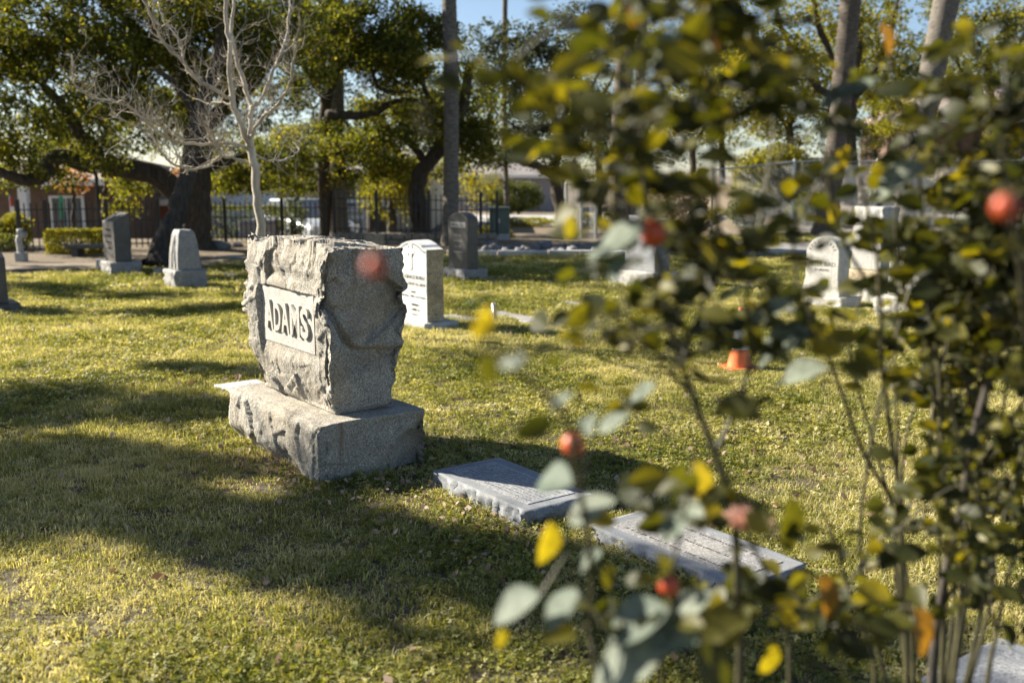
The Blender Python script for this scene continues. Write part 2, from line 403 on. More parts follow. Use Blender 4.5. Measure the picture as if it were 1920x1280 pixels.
# ================================================================== SETTING
def axis(parts): return np.unique(np.concatenate([np.linspace(*p) for p in parts]).round(4))
gxs = axis([(-900, -60, 12), (-60, -14, 24), (-14, 14, 141), (14, 60, 24), (60, 900, 12)])
gys = axis([(-30, 0, 7), (0, 24, 121), (24, 44, 41), (44, 90, 24), (90, 1500, 16)])
XX, YY = np.meshgrid(gxs, gys, indexing='ij')
ZZ = gz(XX, YY) + .012 * vnoise(np.stack([XX.ravel() * .9, YY.ravel() * .9, XX.ravel() * 0], 1), 3).reshape(XX.shape) * (YY < 23)
ny_ = len(gys); ii = np.arange((len(gxs) - 1) * ny_).reshape(-1, ny_)[:, :-1].ravel()
gme = npmesh('ground', np.stack([XX, YY, ZZ], -1).reshape(-1, 3), np.stack([ii, ii + ny_, ii + ny_ + 1, ii + 1], 1), True)
m, t, b = nodes('lawn_soil'); L = t.links
ps = wpos(t)
n1 = N(t, 'ShaderNodeTexNoise', Scale=.9, Detail=6., Roughness=.65); L.new(ps, n1.inputs['Vector'])
n2 = N(t, 'ShaderNodeTexNoise', Scale=38., Detail=5., Roughness=.75); L.new(ps, n2.inputs['Vector'])
soil = ramp(t, [(.3, (.028, .022, .012)), (.5, (.085, .066, .034)), (.7, (.20, .165, .10))]); L.new(n2.outputs[0], soil.inputs[0])
dry = ramp(t, [(.3, (.075, .055, .034)), (.55, (.18, .138, .09)), (.75, (.32, .26, .18))]); L.new(n2.outputs[0], dry.inputs[0])
sx = N(t, 'ShaderNodeSeparateXYZ'); L.new(ps, sx.inputs[0])
mr = N(t, 'ShaderNodeMapRange'); mr.inputs[1].default_value = 14; mr.inputs[2].default_value = 17; L.new(sx.outputs[1], mr.inputs[0])
L.new(mixc(t, mr.outputs[0], soil.outputs[0], dry.outputs[0]), b.inputs['Base Color'])
b.inputs['Roughness'].default_value = .95; bump(t, b, n2.outputs[0], .9, .03)
link('ground', gme, m, kind='structure')
def strip(name, edge, mat, z, width_fn=None, thick=0.):
    """edge: list of (x, ynear, yfar)"""
    v = []; f = []
    for x, a, c in edge: v += [(x, a, float(gz(x, a)) + z), (x, c, float(gz(x, c)) + z)]
    for i in range(len(edge) - 1): f.append((2 * i, 2 * i + 2, 2 * i + 3, 2 * i + 1))
    me = bpy.data.meshes.new(name); me.from_pydata(v, [], f); return link(name, me, mat, kind='structure')
m, t, b = nodes('old_asphalt'); L = t.links; ps = wpos(t)
n1 = N(t, 'ShaderNodeTexNoise', Scale=1.6, Detail=6.); n2 = N(t, 'ShaderNodeTexNoise', Scale=70., Detail=3.)
L.new(ps, n1.inputs['Vector']); L.new(ps, n2.inputs['Vector'])
a_ = ramp(t, [(.35, (.15, .15, .15)), (.65, (.26, .255, .25))]); L.new(n1.outputs[0], a_.inputs[0])
g_ = ramp(t, [(.3, (.6, .6, .6)), (.7, (1.25, 1.25, 1.25))]); L.new(n2.outputs[0], g_.inputs[0])
L.new(mixc(t, 1., a_.outputs[0], g_.outputs[0], 'MULTIPLY'), b.inputs['Base Color']); b.inputs['Roughness'].default_value = .9
bump(t, b, n2.outputs[0], .4, .01); M_ASPH = m
M_CONC = plain('concrete', (.42, .41, .385), .85, 0, .18, 14., .3)
strip('road', [(1.6, 18.2, 19.4), (2.4, 18.0, 20.4), (4, 17.9, 20.9), (8, 17.8, 21), (14, 17.7, 21), (40, 17.2, 20.6)], M_ASPH, .012)
strip('path', [(-14, 14.6, 15.5), (-9, 14.7, 15.6), (-6.4, 15.2, 16.2), (-4.6, 16.5, 17.4), (-1.2, 17.3, 18.3), (1.6, 18.2, 19.0)], plain('path_dirt', (.17, .135, .098), .95, 0, .3, 9., .5), .012)
strip('street', [(-60, 44, 56), (-20, 44, 56), (3, 44, 56), (7.5, 44, 56)], plain('street_asphalt', (.36, .355, .34), .9, 0, .15, 2.), .02)
kb = thing('kerb', 'pale concrete kerb between the lawn and the road', 'kerb', (0, 0, 0))
xk = -1.15
while xk < 13.2:
    yk = 17.55 + .04 * max(0, 2 - abs(xk - 1)); MB().box(xk, xk + .88, yk, yk + .16, -.05, .10).build('kerb_stone', M_CONC, kb, .012); xk += .9

# ------------------------------------------------------------------ grass
def footprint(o, dx, dy, pad=0.): return (Vector(o).copy(), dx, dy, pad)
FOOT = []
M_GRASS, t, b = nodes('grass_blade'); L = t.links
oi = t.nodes.new('ShaderNodeObjectInfo'); ps = oi.outputs['Location']
n0 = N(t, 'ShaderNodeTexNoise', Scale=.8, Detail=6., Roughness=.65); L.new(ps, n0.inputs['Vector'])
n1 = N(t, 'ShaderNodeMapRange'); n1.inputs[1].default_value = .32; n1.inputs[2].default_value = .68; n1.inputs[3].default_value = .26; n1.inputs[4].default_value = .74; L.new(n0.outputs[0], n1.inputs[0])
ad = N(t, 'ShaderNodeMath', operation='MULTIPLY_ADD'); L.new(oi.outputs['Random'], ad.inputs[0]); ad.inputs[1].default_value = .42; L.new(n1.outputs[0], ad.inputs[2])
at = t.nodes.new('ShaderNodeAttribute'); at.attribute_name = 'tint'
ad2 = N(t, 'ShaderNodeMath', operation='MULTIPLY_ADD'); L.new(at.outputs['Fac'], ad2.inputs[0]); ad2.inputs[1].default_value = .40; L.new(ad.outputs[0], ad2.inputs[2])
gr = ramp(t, [(.40, (.065, .092, .014)), (.60, (.16, .178, .030)), (.80, (.33, .315, .095)), (1.0, (.60, .55, .33))])
sb = N(t, 'ShaderNodeMath', operation='MULTIPLY'); L.new(ad2.outputs[0], sb.inputs[0]); sb.inputs[1].default_value = .90; L.new(sb.outputs[0], gr.inputs[0])
L.new(gr.outputs[0], b.inputs['Base Color']); b.inputs['Roughness'].default_value = .55; b.inputs['Specular IOR Level'].default_value = .25
tr = t.nodes.new('ShaderNodeBsdfTranslucent'); L.new(mixc(t, 1., gr.outputs[0], (1.35, 1.25, .55), 'MULTIPLY'), tr.inputs[0])
mx = t.nodes.new('ShaderNodeMixShader'); mx.inputs[0].default_value = .42
L.new(b.outputs[0], mx.inputs[1]); L.new(tr.outputs[0], mx.inputs[2]); L.new(mx.outputs[0], t.nodes['Material Output'].inputs[0])
def blade_clump(k, nb, rad, hgt, lean, wid):
    rng = np.random.default_rng(100 + k); V = []; F = []; T = []
    for i in range(nb):
        a = rng.uniform(0, 6.28); r = rad * math.sqrt(rng.random()); x, y = r * math.cos(a), r * math.sin(a)
        h = hgt * rng.uniform(.5, 1.2); ba = rng.uniform(0, 6.28); ln = lean * rng.uniform(.2, 1.2) * h
        dx, dy = math.cos(ba) * ln, math.sin(ba) * ln; sa = ba + 1.57 + rng.normal() * .4; wx, wy = math.cos(sa) * wid / 2, math.sin(sa) * wid / 2
        b0 = len(V)
        V += [(x - wx, y - wy, -.006), (x + wx, y + wy, -.006), (x + dx * .4 + wx * .9, y + dy * .4 + wy * .9, h * .62), (x + dx * .4 - wx * .9, y + dy * .4 - wy * .9, h * .62), (x + dx, y + dy, h * (1 - .25 * lean))]
        F += [(b0, b0 + 1, b0 + 2, b0 + 3)]; T.append(rng.random())
        F += [(b0 + 3, b0 + 2, b0 + 4, b0 + 4)]; T.append(T[-1])
    me = bpy.data.meshes.new('grass_tuft'); me.from_pydata(V, [], [f if f[2] != f[3] else f[:3] for f in F])
    a_ = me.attributes.new('tint', 'FLOAT', 'FACE'); a_.data.foreach_set('value', T); return me
def clover_clump(k, nb, rad):
    rng = np.random.default_rng(300 + k); V = []; F = []; T = []
    for i in range(nb):
        a = rng.uniform(0, 6.28); r = rad * math.sqrt(rng.random()); c = np.array((r * math.cos(a), r * math.sin(a), rng.uniform(.006, .026)))
        nn = rng.normal(size=3) * .45; nn[2] += 1; nn /= np.linalg.norm(nn); s = rng.uniform(.004, .0085); a0 = rng.uniform(0, 6.28); tv = rng.random() * .5
        u = np.cross(nn, (1, 0, 0)); u /= np.linalg.norm(u); w_ = np.cross(nn, u)
        for q in range(3):
            d = math.cos(a0 + q * 2.09) * u + math.sin(a0 + q * 2.09) * w_; e = np.cross(nn, d); b0 = len(V)
            V += [tuple(c), tuple(c + d * s * .7 + e * s * .5), tuple(c + d * s * 1.25), tuple(c + d * s * .7 - e * s * .5)]; F.append((b0, b0 + 1, b0 + 2, b0 + 3)); T.append(tv)
    me = bpy.data.meshes.new('clover_tuft'); me.from_pydata(V, [], F)
    a_ = me.attributes.new('tint', 'FLOAT', 'FACE'); a_.data.foreach_set('value', T); return me
def plant_grass():
    pc = bpy.data.collections.new('grass_tufts')
    protos = [blade_clump(0, 46, .05, .024, 1.2, .0028), blade_clump(1, 46, .05, .019, 1.5, .0032), blade_clump(2, 40, .055, .031, .9, .0026), blade_clump(3, 46, .05, .016, 1.8, .0034),
              clover_clump(0, 34, .055), clover_clump(1, 30, .05)]
    for i, me in enumerate(protos):
        me.materials.append(M_GRASS); o = bpy.data.objects.new('tuft_%02d' % i, me); pc.objects.link(o)
    rng = np.random.default_rng(5); pts = []; scl = []; idx = []
    for (y0, y1, dens, s) in ((2.0, 5.0, 620, 1.0), (5.0, 8.0, 430, 1.12), (8.0, 12., 230, 1.45), (12., 18.2, 120, 1.9)):
        wmax = .56 * y1 + .5; n = int(dens * (y1 - y0) * 2 * wmax)
        p = np.stack([rng.uniform(-wmax, wmax, n), rng.uniform(y0, y1, n)], 1)
        k = np.abs(p[:, 0]) < .56 * p[:, 1] + .5
        edge = np.where(p[:, 0] > -1.2, 17.5, np.where(p[:, 0] > -4.6, 16.0 + (p[:, 0] + 4.6) * .4, np.clip(14.6 + (p[:, 0] + 6.4) * .35, 14.3, 16)))
        edge = edge + vnoise(np.stack([p[:, 0] * 2, p[:, 1] * 2, p[:, 0] * 0], 1), 8) * .2 * (p[:, 0] < -1.2)
        k &= p[:, 1] < edge
        bare = vnoise(np.stack([p[:, 0] * 1.6, p[:, 1] * 1.6, p[:, 0] * 0], 1), 21) * .6 + vnoise(np.stack([p[:, 0] * 5, p[:, 1] * 5, p[:, 0] * 0], 1), 22) * .4
        k &= (bare > -.60) | (rng.random(n) < .35)
        for (o, dx, dy, pad) in FOOT:
            d = p - np.array(o)[:2]; lx = d @ np.array(EX)[:2]; ly = d @ np.array(EY)[:2]
            k &= ~((lx > -pad) & (lx < dx + pad) & (ly > -pad) & (ly < dy + pad))
        p = p[k]; n = len(p); pts.append(p); scl.append(s * rng.uniform(.7, 1.35, n) * (1 + .18 * vnoise(np.stack([p[:, 0] * 3, p[:, 1] * 3, p[:, 0] * 0], 1), 31)))
        cl = vnoise(np.stack([p[:, 0] * 1.3, p[:, 1] * 1.3, p[:, 0] * 0], 1), 41) + .35 * rng.normal(size=n) + .15
        idx.append(np.where(cl > .25, rng.integers(4, 6, n), rng.integers(0, 4, n)))
    # verge beyond the road, and tall tufts at the feet of the stones
    n = 2600; p = np.stack([rng.uniform(3, 15, n), rng.uniform(21.3, 24.6, n)], 1); pts.append(p); scl.append(rng.uniform(1.6, 3, n)); idx.append(rng.integers(0, 4, n))
    for (o, dx, dy, pad) in FOOT:
        n = int((dx + dy) * 2 * 28); q = rng.random(n) * 2 * (dx + dy)
        lx = np.where(q < dx, q, np.where(q < dx + dy, dx, np.where(q < 2 * dx + dy, 2 * dx + dy - q, 0))); ly = np.where(q < dx, 0, np.where(q < dx + dy, q - dx, np.where(q < 2 * dx + dy, dy, 2 * (dx + dy) - q)))
        cx = lx - dx / 2; cy = ly - dy / 2; lx = dx / 2 + cx * (1 + .05 / dx); ly = dy / 2 + cy * (1 + .05 / dy)
        p = np.array(o)[:2] + lx[:, None] * np.array(EX)[:2] + ly[:, None] * np.array(EY)[:2]; k = (p[:, 1] < 17) & (rng.random(n) < .55); p = p[k]
        pts.append(p); scl.append(rng.uniform(.8, 1.6, len(p))); idx.append(rng.choice([0, 2, 2, 3], len(p)))
    p = np.concatenate(pts); s = np.concatenate(scl); ix = np.concatenate(idx); n = len(p)
    z = gz(p[:, 0], p[:, 1]) + .004
    me = bpy.data.meshes.new('grass'); me.vertices.add(n); me.vertices.foreach_set('co', np.column_stack([p, z]).astype(np.float32).ravel())
    a = me.attributes.new('rot', 'FLOAT_VECTOR', 'POINT'); a.data.foreach_set('vector', np.column_stack([rng.normal(0, .1, n), rng.normal(0, .1, n), rng.uniform(0, 6.28, n)]).astype(np.float32).ravel())
    a = me.attributes.new('scl', 'FLOAT', 'POINT'); a.data.foreach_set('value', s.astype(np.float32))
    a = me.attributes.new('pick', 'INT', 'POINT'); a.data.foreach_set('value', ix.astype(np.int32))
    o = link('grass', me, None, label='short yellow green grass and clover of the cemetery lawn', cat='grass', kind='stuff')
    ng = bpy.data.node_groups.new('grass_nodes', 'GeometryNodeTree')
    ng.interface.new_socket('Geometry', in_out='INPUT', socket_type='NodeSocketGeometry'); ng.interface.new_socket('Geometry', in_out='OUTPUT', socket_type='NodeSocketGeometry')
    gi = ng.nodes.new('NodeGroupInput'); go = ng.nodes.new('NodeGroupOutput'); ip = ng.nodes.new('GeometryNodeInstanceOnPoints')
    ci = ng.nodes.new('GeometryNodeCollectionInfo'); ci.inputs[0].default_value = pc; ci.inputs['Separate Children'].default_value = True; ci.inputs['Reset Children'].default_value = True
    def attr(nm, ty):
        q = ng.nodes.new('GeometryNodeInputNamedAttribute'); q.data_type = ty; q.inputs[0].default_value = nm; return q.outputs[0]
    ng.links.new(gi.outputs[0], ip.inputs['Points']); ng.links.new(ci.outputs[0], ip.inputs['Instance']); ip.inputs['Pick Instance'].default_value = True
    ng.links.new(attr('pick', 'INT'), ip.inputs['Instance Index']); ng.links.new(attr('rot', 'FLOAT_VECTOR'), ip.inputs['Rotation']); ng.links.new(attr('scl', 'FLOAT'), ip.inputs['Scale'])
    ng.links.new(ip.outputs[0], go.inputs[0]); md = o.modifiers.new('grass', 'NODES'); md.node_group = ng
    print('grass tufts', n)

# ================================================================== ADAMS MONUMENT
AO = G(605, 912)
adams = thing('granite_monument', 'large rough granite monument on a block base carved ADAMS', 'gravestone', AO, PHI)
FOOT.append(footprint(AO, .56, 1.08, .03))
# base block: dressed top, rock-faced sides
u, f = lattice(70, 136, 42); p = u * [.55, 1.07, .285 + .04]; p[:, 2] -= .04; c = u * 2 - 1
q = p * 7.
rough = .55 * facet(q * .8 * [1, 1, .7], 11) + .15 * facet(q * 2.3, 111) + .08 * facet(q * 6, 112) + .20 * fbm(q * 3, 5, 11, .65) + .1
left = (u[:, 0] < .001); near = (u[:, 1] < .001); right = (u[:, 0] > .999); far = (u[:, 1] > .999); sidem = sstep(1.0, .88, u[:, 2])
bul = 1 + 0.4 * np.sin(u[:, 2] * 3.1)
p[:, 0] -= left * (rough * .024 + .012 * bul) * sidem
p[:, 1] -= near * (facet(q * .55, 213) * .010 + fbm(q * 5, 4, 13, .6) * .004) * sidem
# bottom right of the near face is broken away, as is the foot of the left face
brk = sstep(.13, .02, p[:, 2] - .10 * sstep(.25, .55, p[:, 0]) + .03 * vnoise(p * 9, 3)) * sstep(.28, .5, p[:, 0])
p[:, 1] += near * brk * .07
p[:, 0] += right * rough * .02 * sidem; p[:, 1] += far * rough * .02 * sidem
brk2 = sstep(.12, .0, p[:, 2] + .03 * vnoise(p * 7, 5))
p[:, 0] += left * brk2 * .05 * sstep(.1, .4, p[:, 1])
corner = (u[:, 0] < .05) & (u[:, 1] < .05); jag = np.clip(fbm(p * 26, 3, 17) + .15, 0, 1) * .020 * sidem
p[:, 0] += corner * jag; p[:, 1] += corner * jag
p[:, 2] += (u[:, 2] > .999) * (fbm(p * 14, 4, 19) * .004 - .012 * sstep(.06, .0, p[:, 0]) * np.clip(fbm(p * 20, 3, 2) + .5, 0, 1))
link('base', npmesh('base', p, f, True), M_ADAMS, adams)
# die
u, f = lattice(62, 150, 124)
wz = u[:, 2]
xl = np.interp(wz, [0, .12, .32, .6, .85, 1], [.150, .118, .088, .085, .082, .105])
xr = np.interp(wz, [0, .25, .45, .7, 1], [.452, .478, .500, .492, .482])
yn = np.interp(wz, [0, .2, .4, .7, 1], [.145, .120, .080, .055, .045])
yf = np.interp(wz, [0, .2, .5, .8, 1], [1.00, 1.03, 1.04, 1.03, 1.06])
p = np.stack([xl + (xr - xl) * u[:, 0], yn + (yf - yn) * u[:, 1], .287 + wz * .785], 1)
c = u * 2 - 1; q = p * 5.5
left = sstep(.06, .0, u[:, 0]) * (u[:, 0] < .001); near = (u[:, 1] < .001); right = (u[:, 0] > .999); far = (u[:, 1] > .999); topm = (u[:, 2] > .999)
x, y, z = p.T.copy()
edge_in = sstep(0, .03, wz)                                   # stays put where it meets the base
rk = .78 * facet(p * [4.2, 4.6, 3.2], 23) + .26 * facet(p * [11, 12, 9], 24) + .09 * facet(p * 31, 25) + .75 * vnoise(p * 3.1, 29) + .20 * fbm(p * 22, 5, 31, .65)
PY0, PY1, PZ0, PZ1, PX = .235, .885, .50, .845, .112
inpan = sstep(PY0 - .05, PY0 + .004, y) * sstep(PY1 + .006, PY1 - .004, y) * sstep(PZ1 + .006, PZ1 - .004, z) * sstep(PZ0 - .03, PZ0 + .05, z)
dl = rk * .027 * edge_in - .030 * sstep(PZ1 + .16, PZ1 + .02, z) * sstep(PZ1 - .02, PZ1 + .02, z) * 1.0
xf_ = x - dl - .004
xleft = np.where(left > 0, xf_ * (1 - inpan) + PX * inpan, x)
prd = np.clip(sstep(PY1 - .01, PY1 + .012, y) * sstep(PZ0 - .05, PZ0 + .06, z) + sstep(PZ1 - .004, PZ1 + .012, z) * sstep(PZ1 + .09, PZ1 + .03, z) * .75, 0, 1)
xleft = np.where((left > 0), xleft - prd * (1 - inpan) * np.clip(xleft - PX + .020 + .010 * vnoise(p * 15, 91), 0, 1) * (z < PZ1 + .1), xleft)
p[:, 0] = xleft
p[:, 0] += right * (np.abs(fbm(q, 4, 37)) - .2) * .04 * edge_in
# near face: a big scalloped chip with a lip running down to the right
zb = np.interp(x, [.08, .13, .17, .21, .26, .33, .42, .50], [.95, .80, .70, .645, .615, .615, .60, .60]) + .012 * vnoise(p * 16, 41)
chip = sstep(.0, .028, zb - z)
shallow = sstep(.0, .25, zb - z)
p[:, 1] += near * edge_in * (chip * (.042 - .030 * shallow) + facet(p * [3.2, 3.2, 2.4], 43) * .040 + facet(p * 8, 44) * .009 + fbm(p * 24, 4, 47, .65) * .0055 - .02 * sstep(.05, .0, x - .1) * 0)
p[:, 1] += near * .035 * sstep(.12, .0, .50 - x) * sstep(.45, .62, z) * np.clip(vnoise(p * 7, 49) + .3, 0, 1)
p[:, 1] += far * rk * .03 * edge_in
p[:, 2] += topm * (facet(p * 5, 53) * .028 + facet(p * 15, 54) * .006 + fbm(p * 30, 4, 55, .6) * .008 + .022 * sstep(.9, .55, y) * sstep(.0, .35, y) - .02 * u[:, 0] + .035 * sstep(.93, 1.05, y) * sstep(.35, .0, u[:, 0]))
dme = np.interp(z, [.28, .42, .55, .68, .73, .79, .86, .95, 1.08], [.022, .018, .0, .0, .012, .072, .066, .048, .0]) + .012 * vnoise(p * 13, 93)
p[:, 1] += edge_in * dme * np.where(near, sstep(.30, .0, u[:, 0]), 0) * (1 - .0 * chip)
p[:, 1] += edge_in * dme * np.where((u[:, 0] < .001) & ~near, sstep(.12, .0, u[:, 1]), 0)
# chipped arrises
e1 = (u[:, 0] < .05) & (u[:, 1] < .04); j1 = np.clip(fbm(p * [13, 13, 18], 4, 59) + .18, 0, 1)
p[:, 0] += e1 * j1 * .03 * edge_in; p[:, 1] += e1 * j1 * .028 * edge_in
e2 = topm & ((u[:, 0] < .06) | (u[:, 1] < .04) | (u[:, 0] > .95)); p[:, 2] -= e2 * np.clip(fbm(p * 12, 3, 61) + .1, 0, 1) * .035
e3 = (u[:, 2] > .93) & (u[:, 1] < .001); p[:, 1] += e3 * np.clip(fbm(p * 12, 4, 67), 0, 1) * .04 * sstep(.93, 1, wz)
e4 = (u[:, 0] < .05) & (u[:, 1] > .97); p[:, 0] += e4 * j1 * .05 * edge_in; p[:, 1] -= e4 * j1 * .06 * edge_in
e5 = (u[:, 0] > .95) & (u[:, 1] < .03); p[:, 0] -= e5 * j1 * .05 * edge_in
die = link('die', npmesh('die', p, f, True), M_ADAMS, adams)
pan = MB().box(PX - .0035, PX + .02, PY0 + .03, PY1 - .006, PZ0 + .06, PZ1 - .004).build('name_panel', M_PANEL, die, .002)
yc = PY1 - .075; hts = (.150, .142, .150, .152, .150); wds = (.092, .082, .094, .110, .088)
for ch, hh, wd in zip('ADAMS', hts, wds):
    o = put_text(die, ch, yc, .628, PX - .008, hh, wd, M_PANEL, 'letter', .009, .030, 'L'); yc -= wd + .010

# ================================================================== OTHER GRAVESTONES
def arc(y0, y1, z, rise, n=12): return [(y0 + (y1 - y0) * i / n, z + rise * math.sin(math.pi * i / n)) for i in range(n + 1)]
def squiggles(parent, x, yc, wid, rows, mat=M_INK, h=.014, seed=0, z_top=.5, step=.03):
    """weathered, unreadable engraved strokes, one joined part for each line"""
    rng = random.Random(seed)
    for r in range(rows):
        mb = MB(); w_ = wid * rng.uniform(.55, 1); yy = yc - w_ / 2
        while yy < yc + w_ / 2:
            a = rng.uniform(.004, .009); mb.box(x - .0015, x + .004, yy, yy + a * .6, z_top - r * step, z_top - r * step + h * rng.uniform(.6, 1)); yy += a + rng.uniform(.002, .006) + (rng.random() < .16) * .012
        mb.build('inscription', mat, parent)['kind'] = 'stuff'
# --- Burke
o = G(797, 622); bk = thing('white_headstone', 'white marble headstone with arched top and carved Celtic cross', 'gravestone', o, PHI); FOOT.append(footprint(o, .40, .72, -.01))
link('base', rocky('base', .36, .70, .10, .012, .025, 3, .004), M_PALE, bk).location = (0, 0, -.03)
prof = [(.06, .07), (.60, .07)] + [(.60, .735)] + [(.60 - .54 * i / 16, .735 + .062 * math.sin(math.pi * i / 16) ** 1.4 + (.010 if 2 < i < 14 else 0)) for i in range(1, 16)] + [(.06, .735)]
MB().prism(prof, .07, .245).build('die', M_SIDE, bk, .006)
fp = [(y + (.004 if y < .3 else -.004), z - .004 if z > .3 else z + .003) for y, z in prof]
fc = MB().prism(fp, .062, .0735).build('polished_face', M_WHITE, bk, .002)
tp = MB()
for i in range(3, len(prof)):
    a = prof[i - 1]; b_ = prof[i]; q = len(tp.v)
    for x_ in (.066, .247): tp.v += [(x_, a[0], a[1] + .003), (x_, b_[0], b_[1] + .003)]
    tp.f.append((q, q + 1, q + 3, q + 2))
tp.build('top_edge', M_WHITE, bk)
band = MB()
for i in range(3, len(prof) - 1):
    a = prof[i]; b_ = prof[i + 1]; q = len(band.v)
    for (yy, zz) in (a, b_, (b_[0], b_[1] - .024), (a[0], a[1] - .024)): band.v.append((.0605, yy * .94 + .33 * .06, zz - .012))
    band.f.append((q, q + 1, q + 2, q + 3))
band.build('arched_border', M_SLAB, bk)
cr = MB(); cy = .335
cr.box(.057, .064, cy - .022, cy + .022, .545, .785, 0, 0).box(.0572, .064, cy - .075, cy - .0225, .690, .735).box(.0572, .064, cy + .0225, cy + .075, .690, .735)
cr.build('carved_cross', M_WHITE, bk, .002)
rg = MB(); rg.tube([(.061, cy + .055 * math.cos(a * .2618), .712 + .055 * math.sin(a * .2618)) for a in range(25)], .0045, 5, False); rg.build('cross_ring', M_INK, bk)
ol = MB()
for (y0, y1, z0, z1) in ((cy - .030, cy - .0265, .54, .688), (cy + .0265, cy + .030, .54, .688), (cy - .030, cy + .030, .535, .539)): ol.box(.0600, .0625, y0, y1, z0, z1)
ol.build('cross_outline', M_INK, bk)
for (s, yy, zz, hh, ww, al) in (('S GRACE BURKE', .085, .455, .036, .40, 'R'), ('NOV 16, 2010', .085, .395, .026, .30, 'R'), ('Loved', .30, .325, .026, None, 'C'), ('Mother, Wife and Friend', .085, .280, .024, .42, 'R')):
    put_text(bk, s, yy, zz, .0605, hh, ww, M_INK, 'inscription', .001, .004, al)
squiggles(bk, .0605, .27, .22, 3, M_INK, .024, 4, .205, .045)
# --- McHugh
o = G(872, 529); mc = thing('dark_headstone', 'dark granite headstone with pale plate reading McHUGH on grey base', 'gravestone', o, PHI); FOOT.append(footprint(o, .36, .62, -.02))
link('base', rocky('base', .36, .60, .19, .03, .03, 5, .004), M_GREY, mc).location = (0, 0, -.03)
prof = [(.05, .157), (.53, .157), (.53, .83)] + [(.53 - .48 * i / 10, .83 + .085 * math.sin(math.pi * i / 10) ** .8) for i in range(1, 10)] + [(.05, .83)]
MB().prism(prof, .08, .255).build('die', M_DARK, mc, .01)
MB().box(.076, .082, .105, .455, .715, .785).build('name_plate', M_INKL, mc, .002)
put_text(mc, 'McHUGH', .28, .727, .0745, .046, .30, M_DARK, 'inscription', .001, .012)
squiggles(mc, .079, .29, .26, 4, M_INKL, .022, 9, .60, .075)
# --- tall dark slant top
o = G(208, 517); ds = thing('slant_top_headstone', 'tall dark grey headstone with slanted top on stone base beside path', 'gravestone', o, PHI); FOOT.append(footprint(o, .46, .80, -.02))
link('base', rocky('base', .44, .78, .21, .035, .03, 7, .004), M_GREY, ds).location = (0, 0, -.03)
mb = MB(); x0, x1, y0, y1, z0 = .10, .33, .09, .69, .178
mb.v = [(x0, y0, z0), (x1, y0, z0), (x1, y1, z0), (x0, y1, z0), (x0, y0, .75), (x1, y0, .885), (x1, y1, .885), (x0, y1, .75)]
mb.f = [(0, 3, 2, 1), (4, 5, 6, 7), (0, 1, 5, 4), (1, 2, 6, 5), (2, 3, 7, 6), (3, 0, 4, 7)]
mb.build('die', M_DARK, ds, .012)
squiggles(ds, .099, .39, .4, 4, M_INK, .03, 12, .62, .09)
# --- small tapered
o = G(331, 543); rs = thing('tapered_headstone', 'small grey tapered headstone with rounded shoulders on rough block base', 'gravestone', o, PHI); FOOT.append(footprint(o, .42, .46, -.02))
link('base', rocky('base', .40, .46, .26, .03, .03, 9, .006), M_GREY, rs).location = (0, 0, -.03)
u, f = lattice(14, 16, 22); p = u * [.30, .36, .50]; c = u * 2 - 1
tp_ = np.interp(u[:, 2], [0, .5, .9, 1], [0, .12, .30, .44]); p[:, 0] -= c[:, 0] * .15 * tp_; p[:, 1] -= c[:, 1] * .18 * tp_ * .9
p += fbm(p * 9, 4, 71)[:, None] * .012 * (u[:, 2:3] > .02); p += [.05, .05, .228]
link('die', npmesh('die', p, f, True), M_GREY, rs)
MB().tube([(.048, .15, .25), (.052, .17, .42), (.075, .20, .58), (.098, .23, .67)], .007, 6).build('carved_rib', M_GREY, rs)
MB().tube([(.048, .29, .25), (.052, .27, .42), (.075, .25, .58), (.098, .235, .67)], .007, 6).build('carved_rib', M_GREY, rs)
# --- cut by the left edge
o = G(-44, 590); le = thing('edge_headstone', 'dark headstone cut off by the left edge of the picture', 'gravestone', o, PHI); FOOT.append(footprint(o, .44, .62, 0))
link('base', rocky('base', .42, .62, .12, .02, .03, 11, .004), M_DARK, le).location = (0, 0, -.03)
MB().prism([(.08, .088), (.54, .088), (.54, .56)] + arc(.54, .08, .56, .06, 10)[1:-1] + [(.08, .56)], .08, .32).build('die', M_DARK, le, .01)
# --- grey stone behind roses
o = G(1226, 542); gs = thing('pale_headstone', 'pale grey polished headstone on rock faced base behind rose leaves', 'gravestone', o, PHI); FOOT.append(footprint(o, .42, .78, -.02))
link('base', rocky('base', .42, .76, .23, .03, .03, 13, .004), M_PALE, gs).location = (0, 0, -.03)
mb = MB(); mb.v = [(.08, .06, .198), (.34, .06, .198), (.34, .64, .198), (.08, .64, .198), (.10, .09, .86), (.32, .09, .86), (.32, .60, .90), (.10, .60, .90)]
mb.f = [(0, 3, 2, 1), (4, 5, 6, 7), (0, 1, 5, 4), (1, 2, 6, 5), (2, 3, 7, 6), (3, 0, 4, 7)]; mb.build('die', M_SLAB, gs, .012)
squiggles(gs, .082, .30, .2, 1, M_INKL, .035, 3, .265, .05); squiggles(gs, .096, .36, .38, 1, M_INKL, .05, 8, .76, .05)
